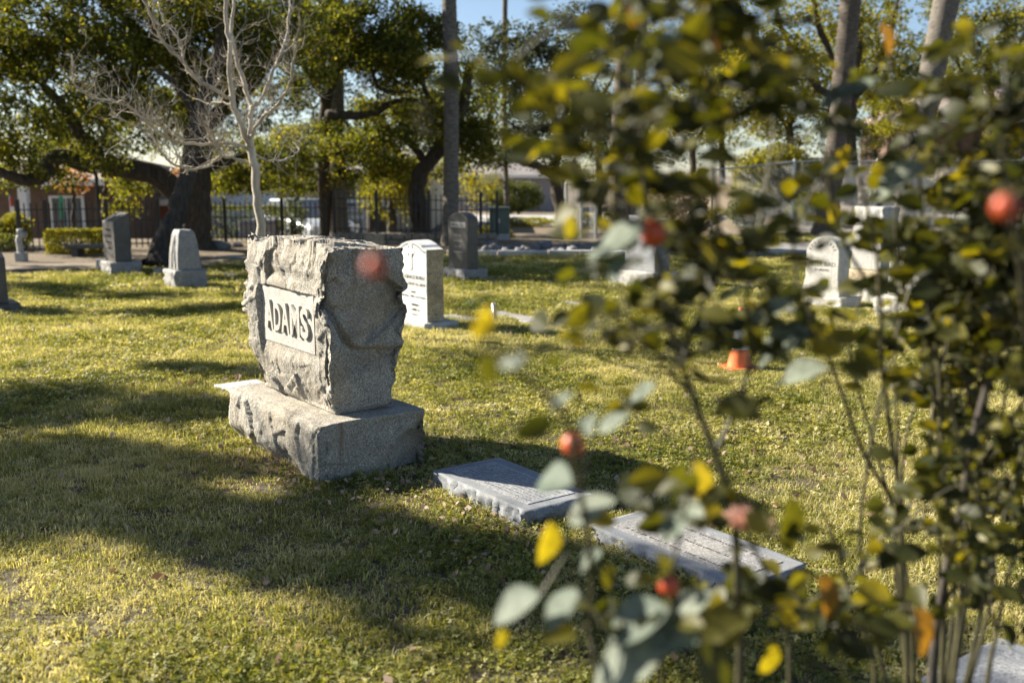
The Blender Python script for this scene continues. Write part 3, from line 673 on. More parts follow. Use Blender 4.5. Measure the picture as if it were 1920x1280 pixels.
# --- rounded white
o = G(1577, 581); rw = thing('round_top_headstone', 'pale round topped headstone with flared foot seen through roses', 'gravestone', o, PHI); FOOT.append(footprint(o, .36, .66, -.01))
link('base', rocky('base', .36, .66, .15, .035, .03, 15, .006), M_PALE, rw).location = (0, 0, -.03)
prof = [(.08, .117), (.56, .117), (.56, .20), (.545, .25), (.53, .32), (.53, .58)] + [(.32 + .21 * math.cos(math.pi * i / 14), .58 + .17 * math.sin(math.pi * i / 14)) for i in range(1, 14)] + [(.11, .58), (.11, .32), (.095, .25)]
prof = prof + [(.08, .20)]
MB().prism(prof, .07, .27).build('die', M_PALE, rw, .008)
put_text(rw, 'PETER BIRD', .32, .44, .069, .045, .34, M_INK, 'inscription', .001, .0)
squiggles(rw, .0695, .32, .22, 1, M_INK, .03, 5, .385, .04); MB().box(.0675, .0715, .09, .55, .212, .220).build('carved_line', M_PALE, rw)
for i in range(9):
    a = math.pi * (i + 1) / 10; q = MB().box(-.0015, .004, -.005, .005, -.016, .016).build('carved_stroke', M_INK, rw)
    q.location = (.069, .32 + .165 * math.cos(a), .58 + .125 * math.sin(a)); q.rotation_euler.x = (a - math.pi / 2)
# --- tall stepped monument behind roses
o = G(1652, 572); tm = thing('stepped_monument', 'tall pale stepped monument with squared cap half hidden by roses', 'gravestone', o, PHI); FOOT.append(footprint(o, .46, .56, -.02))
link('base', rocky('base', .46, .54, .25, .04, .03, 17, .006), M_PALE, tm).location = (0, 0, -.03)
link('plinth', rocky('plinth', .38, .44, .14, .02, .025, 18, .002), M_SIDE, tm).location = (.04, .05, .222)
MB().box(.07, .39, .08, .46, .365, .86).build('die', M_PALE, tm, .01)
link('cap', rocky('cap', .30, .36, .20, .03, .03, 19, .01), M_PALE, tm).location = (.08, .09, .861)
# --- low one to its right
o = G(1742, 606); lm = thing('rock_faced_headstone', 'low pale headstone on jagged white rock base, farthest right among roses', 'gravestone', o, PHI); FOOT.append(footprint(o, .42, .62, -.02))
link('base', rocky('base', .42, .60, .26, .06, .03, 21, .012), M_PALE, lm).location = (0, 0, -.04)
MB().box(.08, .34, .08, .52, .225, .70).build('die', M_PALE, lm, .015)
# --- flat markers
def marker(name, label, o, dx, dy, h, mat, inner, seed, rows=9, tilt=(0, 0), border=.06, rot=PHI):
    t_ = thing(name, label, 'grave marker', o, rot); FOOT.append(footprint(o, dx, dy, .012))
    s = link('slab', rocky('slab', dx, dy, h + .05, .030, .014, seed, .0, 9.), mat, t_); s.location = (0, 0, -.05)
    MB().box(border, dx - border, border, dy - border, h - .01, h + .0035).build('inscription_panel', inner, t_, .001)
    rng = random.Random(seed)
    for r in range(rows):
        mb = MB(); xx = border + .03 + r * (dx - 2 * border - .06) / max(1, rows - 1); yy = border + .03 + rng.uniform(0, .06); ye = dy - border - .03 - rng.uniform(0, .06)
        while yy < ye:
            a = rng.uniform(.006, .012); mb.box(xx - .006, xx + .006 * rng.uniform(.2, 1), yy, yy + a * .55, h + .002, h + .0045); yy += a + rng.uniform(.001, .005) + (rng.random() < .15) * .015
        mb.build('inscription', M_INK if inner != M_SLABP else M_SLAB, t_)['kind'] = 'stuff'
    t_.rotation_euler.x = tilt[0]; t_.rotation_euler.y = tilt[1]
    return t_
marker('flat_marker', 'flat blue grey granite marker with bordered inscription beside the ADAMS monument', G(985, 992), .37, .70, .075, M_SLAB, M_SLABP, 31, 9)
marker('flat_marker', 'flat granite marker with pale inner panel lying beneath the rose leaves', G(1385, 1132), .36, .76, .055, M_SLAB, M_GREY, 33, 3)
marker('flat_marker', 'dark flat granite marker at the bottom right corner', G(1725, 1290) - EY * .7, .42, .70, .03, M_SLAB, M_SLABP, 35, 5)
fm = marker('flat_marker', 'small pale flat marker engraved with large letters behind the ADAMS base', G(452, 752), .30, .46, .03, M_PALE, M_WHITE, 37, 0, border=.04)
for (s, xx, yy, hh, ww) in (('FATHER', .17, .24, .055, .24), ('1931', .09, .24, .035, .14)):
    me = textmesh(s, 1., .02, .01); co = np.empty(len(me.vertices) * 3); me.vertices.foreach_get('co', co); co = co.reshape(-1, 3); x0, x1 = co[:, 0].min(), co[:, 0].max()
    q = link('inscription', me, M_INK, fm, kind='stuff')
    q.matrix_local = Matrix.Translation((xx, yy, .034)) @ Matrix(((0, 1, 0, 0), (-1, 0, 0, 0), (0, 0, 1, 0), (0, 0, 0, 1))) @ Matrix.Diagonal((ww / (x1 - x0), hh / .7, .02, 1)) @ Matrix.Translation((-(x0 + x1) / 2, 0, 0))
for (px, py, dx, dy, lab) in ((872, 606, .22, .5, 'flush pale marker in the lawn right of the white headstone'), (990, 608, .3, .8, 'flush pale marker in the lawn beside the pipe stub'), (925, 531, .2, .45, 'flush pale slab in the lawn beside the McHUGH base'),
                          (1120, 582, .2, .7, 'flush pale marker in the lawn in front of the pale headstone'), (428, 486, .35, .6, 'flush white slab by the path left of the bare tree'), (462, 495, .3, .5, 'flush white slab by the path close behind ADAMS stone'), (425, 520, .25, .6, 'flush white strip in shaded grass right of tapered headstone')):
    o = G(px, py); t_ = thing('flush_marker', lab, 'grave marker', o, PHI); FOOT.append(footprint(o, dx, dy, -.02))
    link('slab', rocky('slab', dx, dy, .05, .008, .03, int(px), .002), M_GREY, t_).location = (0, 0, -.030)
o = G(308, 517); t_ = thing('fallen_slab', 'long pale slab lying at the foot of the leaning trunk', 'slab', o, PHI)
link('slab', rocky('slab', .5, .2, .13, .02, .03, 61, .005), M_GREY, t_).location = (-.1, 0, -.03)

# ================================================================== SMALL THINGS ON THE LAWN
o = G(1386, 691); cn = thing('traffic_cone', 'orange traffic cone with white collar standing on the lawn', 'traffic cone', o, .25)
M_ORNG = plain('orange_plastic', (.72, .17, .045), .5, 0, .12, 8.); M_WHTP = plain('white_band', (.78, .78, .78), .4, 0, .08, 10.)
MB().box(-.135, .135, -.135, .135, 0, .022, .01, .01).build('base', M_ORNG, cn, .012)
MB().lathe([(.092, .020), (.088, .035), (.076, .10), (.066, .155)]).build('lower_cone', M_ORNG, cn, smooth=True)
MB().lathe([(.0675, .153), (.0665, .157), (.0455, .303), (.0445, .306)]).build('collar', M_WHTP, cn, smooth=True)
MB().lathe([(.0445, .300), (.030, .40), (.022, .452), (.017, .455), (.015, .44)]).build('tip', M_ORNG, cn, smooth=True)
o = G(927, 601); pp = thing('pipe_stub', 'short grey metal pipe standing up from the lawn', 'pipe', o, 0)
MB().lathe([(.021, -.05), (.021, .172), (.016, .172), (.016, .10)], 14).build('pipe', M_STEEL, pp, smooth=True); pp.rotation_euler = (0, -.05, 0)
MB().tube([(-.027, 0, -.03), (-.025, 0, .09)], .010, 7).build('stake', M_WHTP, pp)
o = G(880, 573); link('paper_scrap', MB().box(-.04, .05, -.02, .03, .02, .035, .01, .01).mesh('paper_scrap', .003), M_WHTP, None, o, 'small white scrap lying on the lawn near the pipe', 'scrap')
# fallen leaves
def litter():
    rng = np.random.default_rng(77); C = []
    for (px, py, s, n) in ((560, 870, .22, 190), (500, 850, .15, 70), (700, 925, .2, 90), (900, 960, .25, 90), (1130, 1060, .3, 110), (1250, 870, .45, 160), (1600, 860, .7, 200), (350, 950, .8, 40), (300, 720, 1.2, 70), (700, 1120, .8, 70), (1050, 700, 1.5, 90), (380, 715, .25, 40)):
        g = np.array(G(px, py)); C.append(g + np.column_stack([rng.normal(0, s, (n, 2)), np.zeros(n)]))
    C = np.concatenate(C); C[:, 2] = rng.uniform(.015, .04, len(C))
    ok = np.ones(len(C), bool)
    for (o, dx, dy, pad) in FOOT:
        d = C[:, :2] - np.array(o)[:2]; lx = d @ np.array(EX)[:2]; ly = d @ np.array(EY)[:2]; ok &= ~((lx > -.01) & (lx < dx + .01) & (ly > -.01) & (ly < dy + .01))
    v, f, tt = leaves(C[ok], .036, .5, .32, rng)
    mm = leafmat('fallen_leaf', [(0, (.14, .085, .05)), (.5, (.33, .23, .15)), (1, (.52, .42, .33))], .2, .7, (1, .8, .6))
    link('fallen_leaves', npmesh('fallen_leaves', v, f, False, tt), mm, label='dry brown leaves scattered over the lawn', cat='leaves', kind='stuff')
litter()
plant_grass()

# ================================================================== FENCES, WALL, RUBBLE
def iron_fence(label, a, b_, h, posts, name='iron_fence', pitch=.105, z=0.):
    a = Vector(a); b_ = Vector(b_); d = b_ - a; n = int(d.length / pitch); t_ = thing(name, label, 'fence', a)
    pk = MB().box(-.009, .009, -.009, .009, .03, h - .05).tube([(0, 0, h - .05), (0, 0, h)], [.016, .002], 4).mesh('picket'); po = MB().box(-.03, .03, -.03, .03, 0, h + .05).mesh('post', .004); pk.materials.append(M_IRON); po.materials.append(M_IRON)
    for i in range(n + 1): link('picket', pk, None, t_, d * (i / n))
    for s in posts: link('post', po, None, t_, d * s)
    for zz in (.10, h * .60, h - .14): MB().tube([Vector((0, 0, zz)), d + Vector((0, 0, zz))], .014, 4).build('rail', M_IRON, t_)
    return t_
iron_fence('black iron picket fence behind the clipped hedge at left', P(40, 476, 18.6).xy.to_3d(), P(300, 462, 19.6).xy.to_3d(), .92, (0, .19, .62, 1))
iron_fence('black iron picket fence in front of the parked silver car', P(398, 450, 21.4).xy.to_3d(), P(612, 450, 21.2).xy.to_3d(), .88, (.12, .62, .99))
wa = P(628, 450, 20.9); wb = P(932, 450, 20.9)
iron_fence('black iron picket fence standing on the low stone wall', (wa.x, 20.95, .22), (wb.x, 20.95, .16), .86, (0, .26, .58, .90, 1))
sw = thing('stone_wall', 'low rough stone retaining wall under the iron fence', 'wall', (wa.x, 20.8, 0))
Lw = wb.x - wa.x
MB().box(0, Lw, .06, .34, -.05, .215).build('wall_core', plain('mortar', (.20, .17, .13), .95, 0, .2, 20., .5), sw)
M_FIELD = granite('field_stone', (.12, .10, .08), (.30, .26, .21), (.46, .42, .36), 40., (.30, .25, .18), .4, .9, .5, 30.)
stm = [rocky('stone', 1, 1, 1, .10, .12, 80 + i, .08, 3.) for i in range(4)]
for mm in stm: mm.materials.append(M_FIELD)
rr = random.Random(4)
for row, (z0, hh) in enumerate(((-.02, .115), (.10, .115))):
    xx = 0.
    while xx < Lw - .05:
        ww = min(rr.uniform(.12, .27), Lw - xx); s = link('stone', stm[rr.randrange(4)], None, sw, (xx + .008, .0 + rr.uniform(-.02, .015), z0)); s.scale = (ww - .016, .16, hh - .012); xx += ww
rkm = []
for i in range(5):
    u, f = lattice(4, 4, 3); p = u * 2 - 1; p /= np.linalg.norm(p, axis=1)[:, None] ** .75; p *= [1, .8, .62]; p *= 1 + .35 * vnoise(p * 1.7, 90 + i)[:, None]
    me = npmesh('rock', p, f); me.materials.append(granite('rubble_rock_%d' % i, (.06, .06, .065), (.15, .15, .165), (.30, .31, .33), 30., (.3, .27, .22), .3) if i < 1 else rkm[0].materials[0]); rkm.append(me)
rr = random.Random(11)
for i in range(64):
    X = rr.uniform(-.55, 2.1); Y = rr.uniform(18.2, 20.3); s = rr.uniform(.05, .13)
    o = link('rock', rkm[rr.randrange(5)], None, None, (X, Y, s * .35), 'grey rock in the rubble strip behind the kerb', 'rock', 'rubble between the kerb and the fence'); o.scale = (s, s, s); o.rotation_euler = (rr.uniform(-.4, .4), rr.uniform(-.4, .4), rr.uniform(0, 6))
for (px, py, s) in ((402, 462, .11), (415, 466, .14), (447, 463, .08), (505, 448, .12), (655, 440, .12)):
    g = G(px, py); o = link('rock', rkm[int(px) % 5], None, None, (g.x, g.y, s * .4), 'pale rock lying in the shade under the trees', 'rock', 'pale rocks near the fence'); o.scale = (s * 1.3, s, s * 1.2)
# chain link
def chain_fence(label, posts, h=1.75, sag=True):
    t_ = thing('chain_link_fence', label, 'fence', posts[0]); o0 = Vector(posts[0])
    for q in posts:
        q = Vector(q) - o0; MB().tube([q + Vector((0, 0, -.1)), q + Vector((0, 0, h + .03))], .036, 8).tube([q + Vector((0, 0, h + .03)), q + Vector((0, 0, h + .07))], [.036, .01], 8).build('post', M_STEEL, t_)
    for a, b_ in zip(posts, posts[1:]):
        a = Vector(a) - o0; b_ = Vector(b_) - o0; d = b_ - a; Z = Vector((0, 0, 1)); Lh = Vector((d.x, d.y, 0)).length
        MB().tube([a + Z * h, b_ + Z * h], .024, 6).build('top_rail', M_STEEL, t_)
        mb = MB(); s = .075; hh = h - .08; k = -hh
        while k < Lh:
            for sg in (1, -1):
                x0, x1 = k, k + hh; z0, z1 = (.04, .04 + hh) if sg > 0 else (.04 + hh, .04)
                if x1 > 0 and x0 < Lh:
                    c0 = max(0, x0); c1 = min(Lh, x1); f0 = (c0 - x0) / (x1 - x0); f1 = (c1 - x0) / (x1 - x0)
                    p0 = a + d * (c0 / Lh) + Z * (z0 + (z1 - z0) * f0); p1 = a + d * (c1 / Lh) + Z * (z0 + (z1 - z0) * f1)
                    mb.tube([p0, p1], .0034, 3, False)
            k += s
        mb.build('wire_mesh', M_STEEL, t_)['kind'] = 'stuff'
    return t_
def onG(px, Y, dz=0): q = P(px, 400, Y); return (q.x, Y, float(gz(q.x, Y)) + dz)
chain_fence('galvanised chain link fence along the right side beyond the road', [onG(1335, 25.2), onG(1485, 24.9), onG(1640, 24.6), onG(1790, 24.3), onG(1945, 24.0)])
chain_fence('short chain link gate frame left of the tall palm trunks', [onG(1062, 24.4), onG(1090, 24.2), onG(1118, 24.0)], 1.42)

# ================================================================== HOUSES, CAR, STREET FURNITURE
M_CREAM = plain('cream_stucco', (.48, .44, .34), .9, 0, .08, 3., .2); M_WALLW = plain('white_stucco', (.74, .75, .78), .9, 0, .06, 3., .2); M_BROWN = plain('brown_siding', (.13, .085, .06), .9, 0, .2, 5.)
M_ROOFB = plain('brown_roof', (.26, .20, .165), .9, 0, .25, 8., .4); M_ROOFG = plain('grey_roof', (.20, .185, .18), .9, 0, .2, 8., .4); M_GLASS = plain('window_glass', (.10, .11, .12), .08, 0, .3, 2.); M_TRIM = plain('white_trim', (.75, .74, .71), .6, 0, .05, 5.)
M_LAV = plain('pale_siding', (.27, .265, .29), .85, 0, .08, 3.)
def house(name, label, loc, rz, w_, d_, h_, wall, roof, wins=(), door=None, over=.5, rise=1.1):
    t_ = thing(name, label, 'house', loc, rz)
    MB().box(0, w_, 0, d_, -.4, h_).build('wall', wall, t_)
    rf = MB(); rf.v = [(-over, -over, h_ + .03), (w_ + over, -over, h_ + .03), (w_ + over, d_ + over, h_ + .03), (-over, d_ + over, h_ + .03), (1.6, d_ / 2, h_ + rise), (w_ - 1.6, d_ / 2, h_ + rise)]
    rf.f = [(0, 1, 5, 4), (1, 2, 5), (2, 3, 4, 5), (3, 0, 4), (0, 3, 2, 1)]; r_ = rf.build('roof', roof, t_)
    MB().box(-over - .03, w_ + over + .03, -over - .06, -over - .01, h_ - .12, h_ + .06).build('fascia', M_TRIM, r_)
    for (x, z, ww, hh) in wins:
        f_ = MB().box(x - .07, x + ww + .07, -.06, .0, z - .07, z + hh + .07).build('window', M_TRIM, t_)
        for k in range(2): MB().box(x + k * ww / 2 + .02, x + (k + 1) * ww / 2 - .02, -.075, -.055, z, z + hh).build('pane', M_GLASS, f_)
    if door:
        x, ww, hh = door; dd = MB().box(x, x + ww, -.05, .0, -.3, hh).build('door', M_BROWN, t_); MB().box(x + ww - .14, x + ww - .08, -.09, -.05, .95, 1.02).build('handle', M_STEEL, dd)
    return t_
q = P(420, 400, 40); house('cream_house', 'cream house with white framed window beyond the fence', (q.x, 40, -.75), 0, 8.2, 8, 2.35, M_CREAM, M_ROOFG, ((4.35, .95, .95, 1.05), (6.4, 1.0, .8, 1.0)), (5.55, .85, 2.0))
q = P(395, 400, 34); wv = thing('white_wall', 'long white garden wall in blue shade behind the bare tree', 'wall', (q.x, 34, -.75)); MB().box(0, 2.2, 0, .25, -.2, 1.55).build('panel', M_WALLW, wv, .01); MB().box(-.03, 2.23, -.04, .29, 1.552, 1.62).build('coping', M_WALLW, wv, .01)
q = P(-70, 400, 30); house('brown_house', 'low brown ranch house under the trees at far left', (q.x, 30, -.75), 0, 5.2, 7, 2.0, M_BROWN, M_ROOFB, ((2.7, .6, .9, .9),), (3.9, .8, 1.8), .6, .8)
q = P(60, 400, 29.0); pl = thing('porch_post', 'white porch post of the brown house at far left', 'post', (q.x, 28.6, -.75)); MB().box(-.12, .12, -.12, .12, 0, 1.9).build('shaft', M_TRIM, pl, .01); MB().box(-.17, .17, -.17, .17, 1.9, 2.0).build('capital', M_TRIM, pl, .01)
q = P(272, 400, 32); house('garden_shed', 'small shed with pale roof behind the leaning trunk', (q.x, 32, -.75), 0, 1.3, 2, 1.35, plain('red_boards', (.28, .10, .06), .8), plain('pale_shingle', (.50, .46, .33), .9, 0, .2, 12.), (), None, .25, .5)
q = P(860, 400, 62); house('lavender_house', 'pale lavender grey house across the street behind the McHUGH stone', (q.x, 62, -.75), 0, 6.4, 9, 2.15, M_LAV, M_ROOFG, ((3.6, .9, .8, .9), (1.0, .9, 1.2, .9)), (2.5, .8, 1.9))
q = P(1690, 200, 38); house('hill_house', 'house with brown roof on the rise behind the chain link fence', (q.x, 37, .8), -.12, 7, 8, 2.6, M_BROWN, plain('pink_roof', (.40, .31, .28), .9, 0, .2, 6.), ((1.0, .3, 1, .9), (4, .3, 1, .9)), None, .6, 1.6)
q = P(1490, 280, 33); bf = thing('board_fence', 'grey wooden board fence above the chain link on the bank', 'fence', (q.x, 33, .75))
for k in range(9): MB().box(k * .17, k * .17 + .15, 0, .025, 0, 1.25).build('board', plain('grey_board', (.36, .35, .34), .9, 0, .2, 10.) if k == 0 else MATS['grey_board'], bf)
MB().box(0, 1.5, .03, .07, .25, .33).build('rail', MATS['grey_board'], bf); MB().box(0, 1.5, .03, .07, .9, .98).build('rail', MATS['grey_board'], bf)
wf = thing('rail_fence', 'white three rail fence beyond the iron fence', 'fence', (P(648, 400, 33).x, 33, -.75))
for k in range(2): MB().box(k * .62 - .05, k * .62 + .05, -.05, .05, 0, 1.42).build('post', M_TRIM, wf, .006)
for zz in (1.28, 1.02, .76): MB().box(-.1, .7, -.075, -.051, zz, zz + .11).build('rail', M_TRIM, wf)
# car
def car(label, loc, rz):
    t_ = thing('parked_car', label, 'car', loc, rz); paint = plain('silver_paint', (.55, .58, .60), .25, .3, .03, 3.); tyre = plain('rubber', (.02, .02, .02), .9); lamp = plain('lamp_glass', (.75, .75, .75), .1)
    st = [(-2.15, .35, .70, .74), (-2.05, .28, .86, .84), (-1.5, .25, .93, .88), (-.9, .25, .96, .89), (0, .25, .96, .90), (.8, .25, .93, .89), (1.5, .25, .86, .87), (2.0, .30, .74, .80), (2.15, .38, .62, .66)]
    mb = MB()
    for (x, z0, z1, hw) in st:
        mb.v += [(x, -hw, z0), (x, -hw, z1 - .12), (x, -hw + .10, z1), (x, hw - .10, z1), (x, hw, z1 - .12), (x, hw, z0)]
    for i in range(len(st) - 1):
        for k in range(6): mb.f.append((i * 6 + k, i * 6 + (k + 1) % 6, (i + 1) * 6 + (k + 1) % 6, (i + 1) * 6 + k))
    mb.f += [tuple(range(6)), tuple(range((len(st) - 1) * 6, len(st) * 6))]; mb.build('body', paint, t_, .03, True)
    gh = [(-1.75, .92, .78), (-1.05, 1.38, .62), (.15, 1.43, .62), (1.0, .94, .78)]; g2 = MB()
    for (x, z, hw) in gh: g2.v += [(x, -hw, z), (x, hw, z)]
    g2.v += [(-1.75, -.80, .9), (1.0, -.80, .9), (-1.75, .80, .9), (1.0, .80, .9)]
    g2.f = [(0, 1, 3, 2), (4, 5, 7, 6), (0, 2, 4, 6), (1, 7, 5, 3)]; g2.build('windows', M_GLASS, t_)
    MB().box(-1.08, .18, -.635, .635, 1.385, 1.45, .06, .05).build('roof', paint, t_, .02)
    for s in (-1, 1):
        for x in (-1.35, 1.35):
            wl = MB().tube([(x, s * .70, .32), (x, s * .90, .32)], .32, 18).build('wheel', tyre, t_); MB().tube([(x, s * .885, .32), (x, s * .915, .32)], .20, 12).build('rim', M_STEEL, wl)
        MB().box(2.0, 2.13, s * .62 - .16, s * .62 + .16, .60, .72).build('headlight', lamp, t_, .02); MB().box(.75, .9, s * .98 - .09, s * .98 + .09, .92, 1.04).build('mirror', paint, t_, .02)
    return t_
q = P(562, 400, 30.5); car('silver car parked behind the iron fence', (q.x, 31, -.75), R(-52))
# cabinet, posts, flag
q = G(948, 434); ub = thing('utility_cabinet', 'green metal utility cabinet at the end of the iron fence', 'cabinet', (q.x - .12, 22.4, -.03)); mg = plain('green_metal', (.10, .13, .10), .5)
MB().box(-.22, .22, -.16, .16, .16, .70).build('body', mg, ub, .01); MB().box(-.25, .25, -.19, .19, .702, .75, .02, .02).build('lid', mg, ub, .008); MB().box(-.24, .24, -.18, .18, 0, .158).build('plinth', M_CONC, ub, .01); MB().box(-.02, .02, -.18, -.161, .40, .50).build('handle', M_STEEL, ub)
q = P(116, 400, 20.2); gp = thing('sign_post', 'green metal sign post standing behind the hedge', 'post', (q.x, 20.2, 0)); MB().box(-.035, .035, -.02, .02, .55, 1.0).build('blade', plain('green_sign', (.06, .38, .24), .5), gp, .004); MB().tube([(0, .03, -.05), (0, .03, .95)], .018, 6).build('pole', M_STEEL, gp)
q = P(20, 400, 24); fl = thing('small_flag', 'small red and white flag hanging by the far left house', 'flag', (q.x, 24, -.2)); MB().tube([(0, 0, 0), (0, 0, 1.15)], .012, 6).build('pole', M_TRIM, fl); MB().box(.012, .06, -.01, .012, .86, 1.1).build('red_cloth', plain('red_cloth', (.55, .05, .05), .8), fl); MB().box(.02, .09, -.013, .009, .66, .88).build('white_cloth', M_TRIM, fl)
o = G(42, 489); wp = thing('white_tap_post', 'white post with a rounded spout standing on the lawn edge at left', 'post', o)
MB().tube(smooth_line([(-.02, 0, -.05), (-.02, 0, .2), (-.03, 0, .36), (.02, 0, .43), (.10, -.03, .43)], 4), .052, 9).build('pipe', M_PALE, wp, smooth=True); MB().tube([(0, 0, .44), (0, 0, .53)], [.06, .05], 10).build('cap', M_PALE, wp, smooth=True); MB().box(-.09, .07, -.08, .08, -.03, .14).build('foot', M_PALE, wp, .01)
o = G(180, 480); bn = thing('low_bench', 'low dark stone bench left of the slant top headstone', 'bench', o)
MB().box(-.45, .45, -.18, .18, .14, .21).build('seat', M_DARK, bn, .01)
for s in (-.32, .32): MB().box(s - .06, s + .06, -.14, .14, -.02, .138).build('leg', M_DARK, bn, .006)
q = P(175, 400, 19.2); lp = thing('lamp_pole', 'slim dark pole beside the clipped hedge', 'pole', (q.x + .02, 19.4, 0)); MB().tube([(0, 0, -.05), (0, 0, 1.6)], .035, 8).tube([(0, 0, -.02), (0, 0, .12)], .06, 8).build('shaft', M_IRON, lp); MB().tube([(0, 0, 1.6), (0, 0, 1.66)], [.05, .02], 8).build('cap', M_IRON, lp)
for (px, Y, lab) in ((503, 23.6, 'grey rounded dustbin lid shape behind the bare trunk'), (470, 23.8, 'grey rounded bin beside the hedge behind the bare trunk')):
    q = P(px, 400, Y); bnn = thing('grey_bin', lab.replace('dustbin lid shape', 'plastic bin'), 'bin', (q.x, Y, float(gz(q.x, Y)))); MB().box(-.22, .22, -.2, .2, 0, .40, -.02, -.02).build('body', M_LAV, bnn, .03); MB().box(-.26, .26, -.24, .24, .405, .50, .06, .06).build('lid', M_LAV, bnn, .03)

# ================================================================== TREES
def PL(pts, Y0, Y1=None):
    Y1 = Y0 if Y1 is None else Y1; n = len(pts)
    return [P(x, y, Y0 + (Y1 - Y0) * i / max(1, n - 1)) for i, (x, y) in enumerate(pts)]
tree('oak_tree', 'spreading dark oak with a long limb reaching left', (PL([(366, 470), (366, 420), (368, 360), (372, 300), (368, 220), (350, 140), (330, 60), (320, -60)], 19.4, 18.2), .32, .15),
     [(PL([(355, 385), (300, 333), (247, 318), (200, 309), (160, 306), (117, 293), (92, 308), (82, 330), (50, 338), (13, 327), (-60, 300)], 19.2, 16.5), .22, .07),
      (PL([(366, 300), (345, 200), (335, 115), (300, 84), (272, 90), (250, 130), (215, 150)], 18.8, 16.5), .15, .05),
      (PL([(335, 115), (300, 67), (277, 20), (262, -40)], 17.6, 16.5), .12, .06),
      (PL([(368, 260), (420, 200), (480, 150), (540, 60), (560, -30)], 18.8, 18.5), .16, .05),
      (PL([(200, 309), (150, 250), (110, 190), (60, 140), (10, 100)], 18, 16.8), .12, .04),
      (PL([(350, 160), (240, 40), (120, -60)], 18.4, 17), .12, .05),
      (PL([(368, 330), (430, 300), (500, 290), (560, 310)], 19, 20), .10, .03)],
     [ell(120, 170, 17.2, 1.7, 1.3, .95, 120), ell(300, 60, 17.2, 2.0, 1.3, .9, 104), ell(60, 40, 17, 1.6, 1.3, .8, 80), ell(500, 100, 18.6, 1.4, 1.2, 1.1, 90), ell(90, 290, 17.6, 1.3, 1.2, .40, 34), ell(300, 230, 18.6, 1.6, 1.2, .55, 40),
      ell(520, 290, 20, 1.3, 1.2, .5, 60), ell(470, 335, 21.5, 1.2, .6, .28, 30), ell(600, 335, 22.5, 1.0, .6, .28, 22), ell(30, 330, 18, 1.2, .8, .2, 16), ell(-120, 120, 17, 1.5, 1.5, 1.2, 40), ell(200, -120, 17.5, 3.4, 2.2, 1.0, 34), ell(420, 340, 20.5, 1.0, .8, .35, 16), ell(240, 350, 20.5, .5, .5, .3, 9)], M_BARKO, M_OAK, 190, .35, .072, 21)
tree('leaning_tree', 'leaning dark tree trunk close behind the tapered headstone', (PL([(294, 510), (300, 480), (312, 445), (328, 410), (342, 370), (356, 300), (372, 220), (400, 140), (420, 40), (430, -60)], 15.2, 16.6), .19, .09),
     [(PL([(372, 220), (330, 160), (290, 130)], 16.2, 15.6), .07, .03)], [ell(400, 60, 16.6, 1.2, 1.0, .8, 40), ell(420, -120, 17, 1.6, 1.4, .8, 12)], M_BARKO, M_OAK, 150, .36, .08, 22)
tree('oak_tree', 'dark twisted oak behind the McHUGH headstone', (PL([(788, 445), (786, 400), (782, 350), (796, 312), (826, 280), (850, 240), (870, 190), (880, 120)], 22.2, 21.6), .21, .10),
     [(PL([(800, 308), (770, 270), (740, 250), (700, 240)], 22, 21.5), .10, .04), (PL([(850, 240), (900, 260), (930, 290)], 21.8, 22), .08, .03), (PL([(850, 240), (800, 180), (790, 110)], 21.8, 21), .09, .03)],
     [ell(770, 215, 21.6, 1.35, 1.1, .62, 66), ell(800, 110, 21.4, 1.1, 1.0, .5, 40), ell(890, 250, 22, .75, .8, .8, 36), ell(730, 310, 22.6, .9, .7, .35, 24), ell(850, 320, 22.6, .5, .5, .3, 10)], M_BARKO, M_OAK, 175, .35, .075, 23)
tree('oak_tree', 'oak with crooked dark limbs beside the straight trunk behind ADAMS', (PL([(612, 446), (610, 400), (608, 330), (606, 270), (610, 215), (612, 170)], 23, 21), .15, .12),
     [(PL([(612, 185), (622, 155), (640, 125), (660, 100), (693, 73), (720, 66), (745, 60)], 21, 20.4), .12, .04), (PL([(614, 215), (657, 217), (703, 210), (733, 193), (760, 187), (785, 190)], 21, 20.6), .10, .03),
      (PL([(660, 102), (693, 127), (710, 163), (737, 173), (767, 172)], 20.6, 20.2), .06, .025), (PL([(610, 190), (580, 140), (560, 90), (575, 20)], 21, 21), .09, .04)],
     [ell(660, 60, 20.4, .9, 1.0, .55, 44), ell(590, 70, 21.4, .9, 1.0, .7, 36), ell(730, 115, 20.4, .75, .9, .55, 60), ell(800, 60, 21, .6, .8, .5, 26), ell(600, 260, 21.8, .8, .8, .5, 30), ell(690, 270, 21, .8, .8, .45, 30), ell(560, 350, 23, .8, .7, .22, 16), ell(640, -40, 21, 1.4, 1.0, .6, 40), ell(700, 40, 20.6, .9, .8, .5, 34), ell(555, -10, 21.4, .9, .8, .6, 26)], M_BARKO, M_OAK, 175, .34, .072, 24)
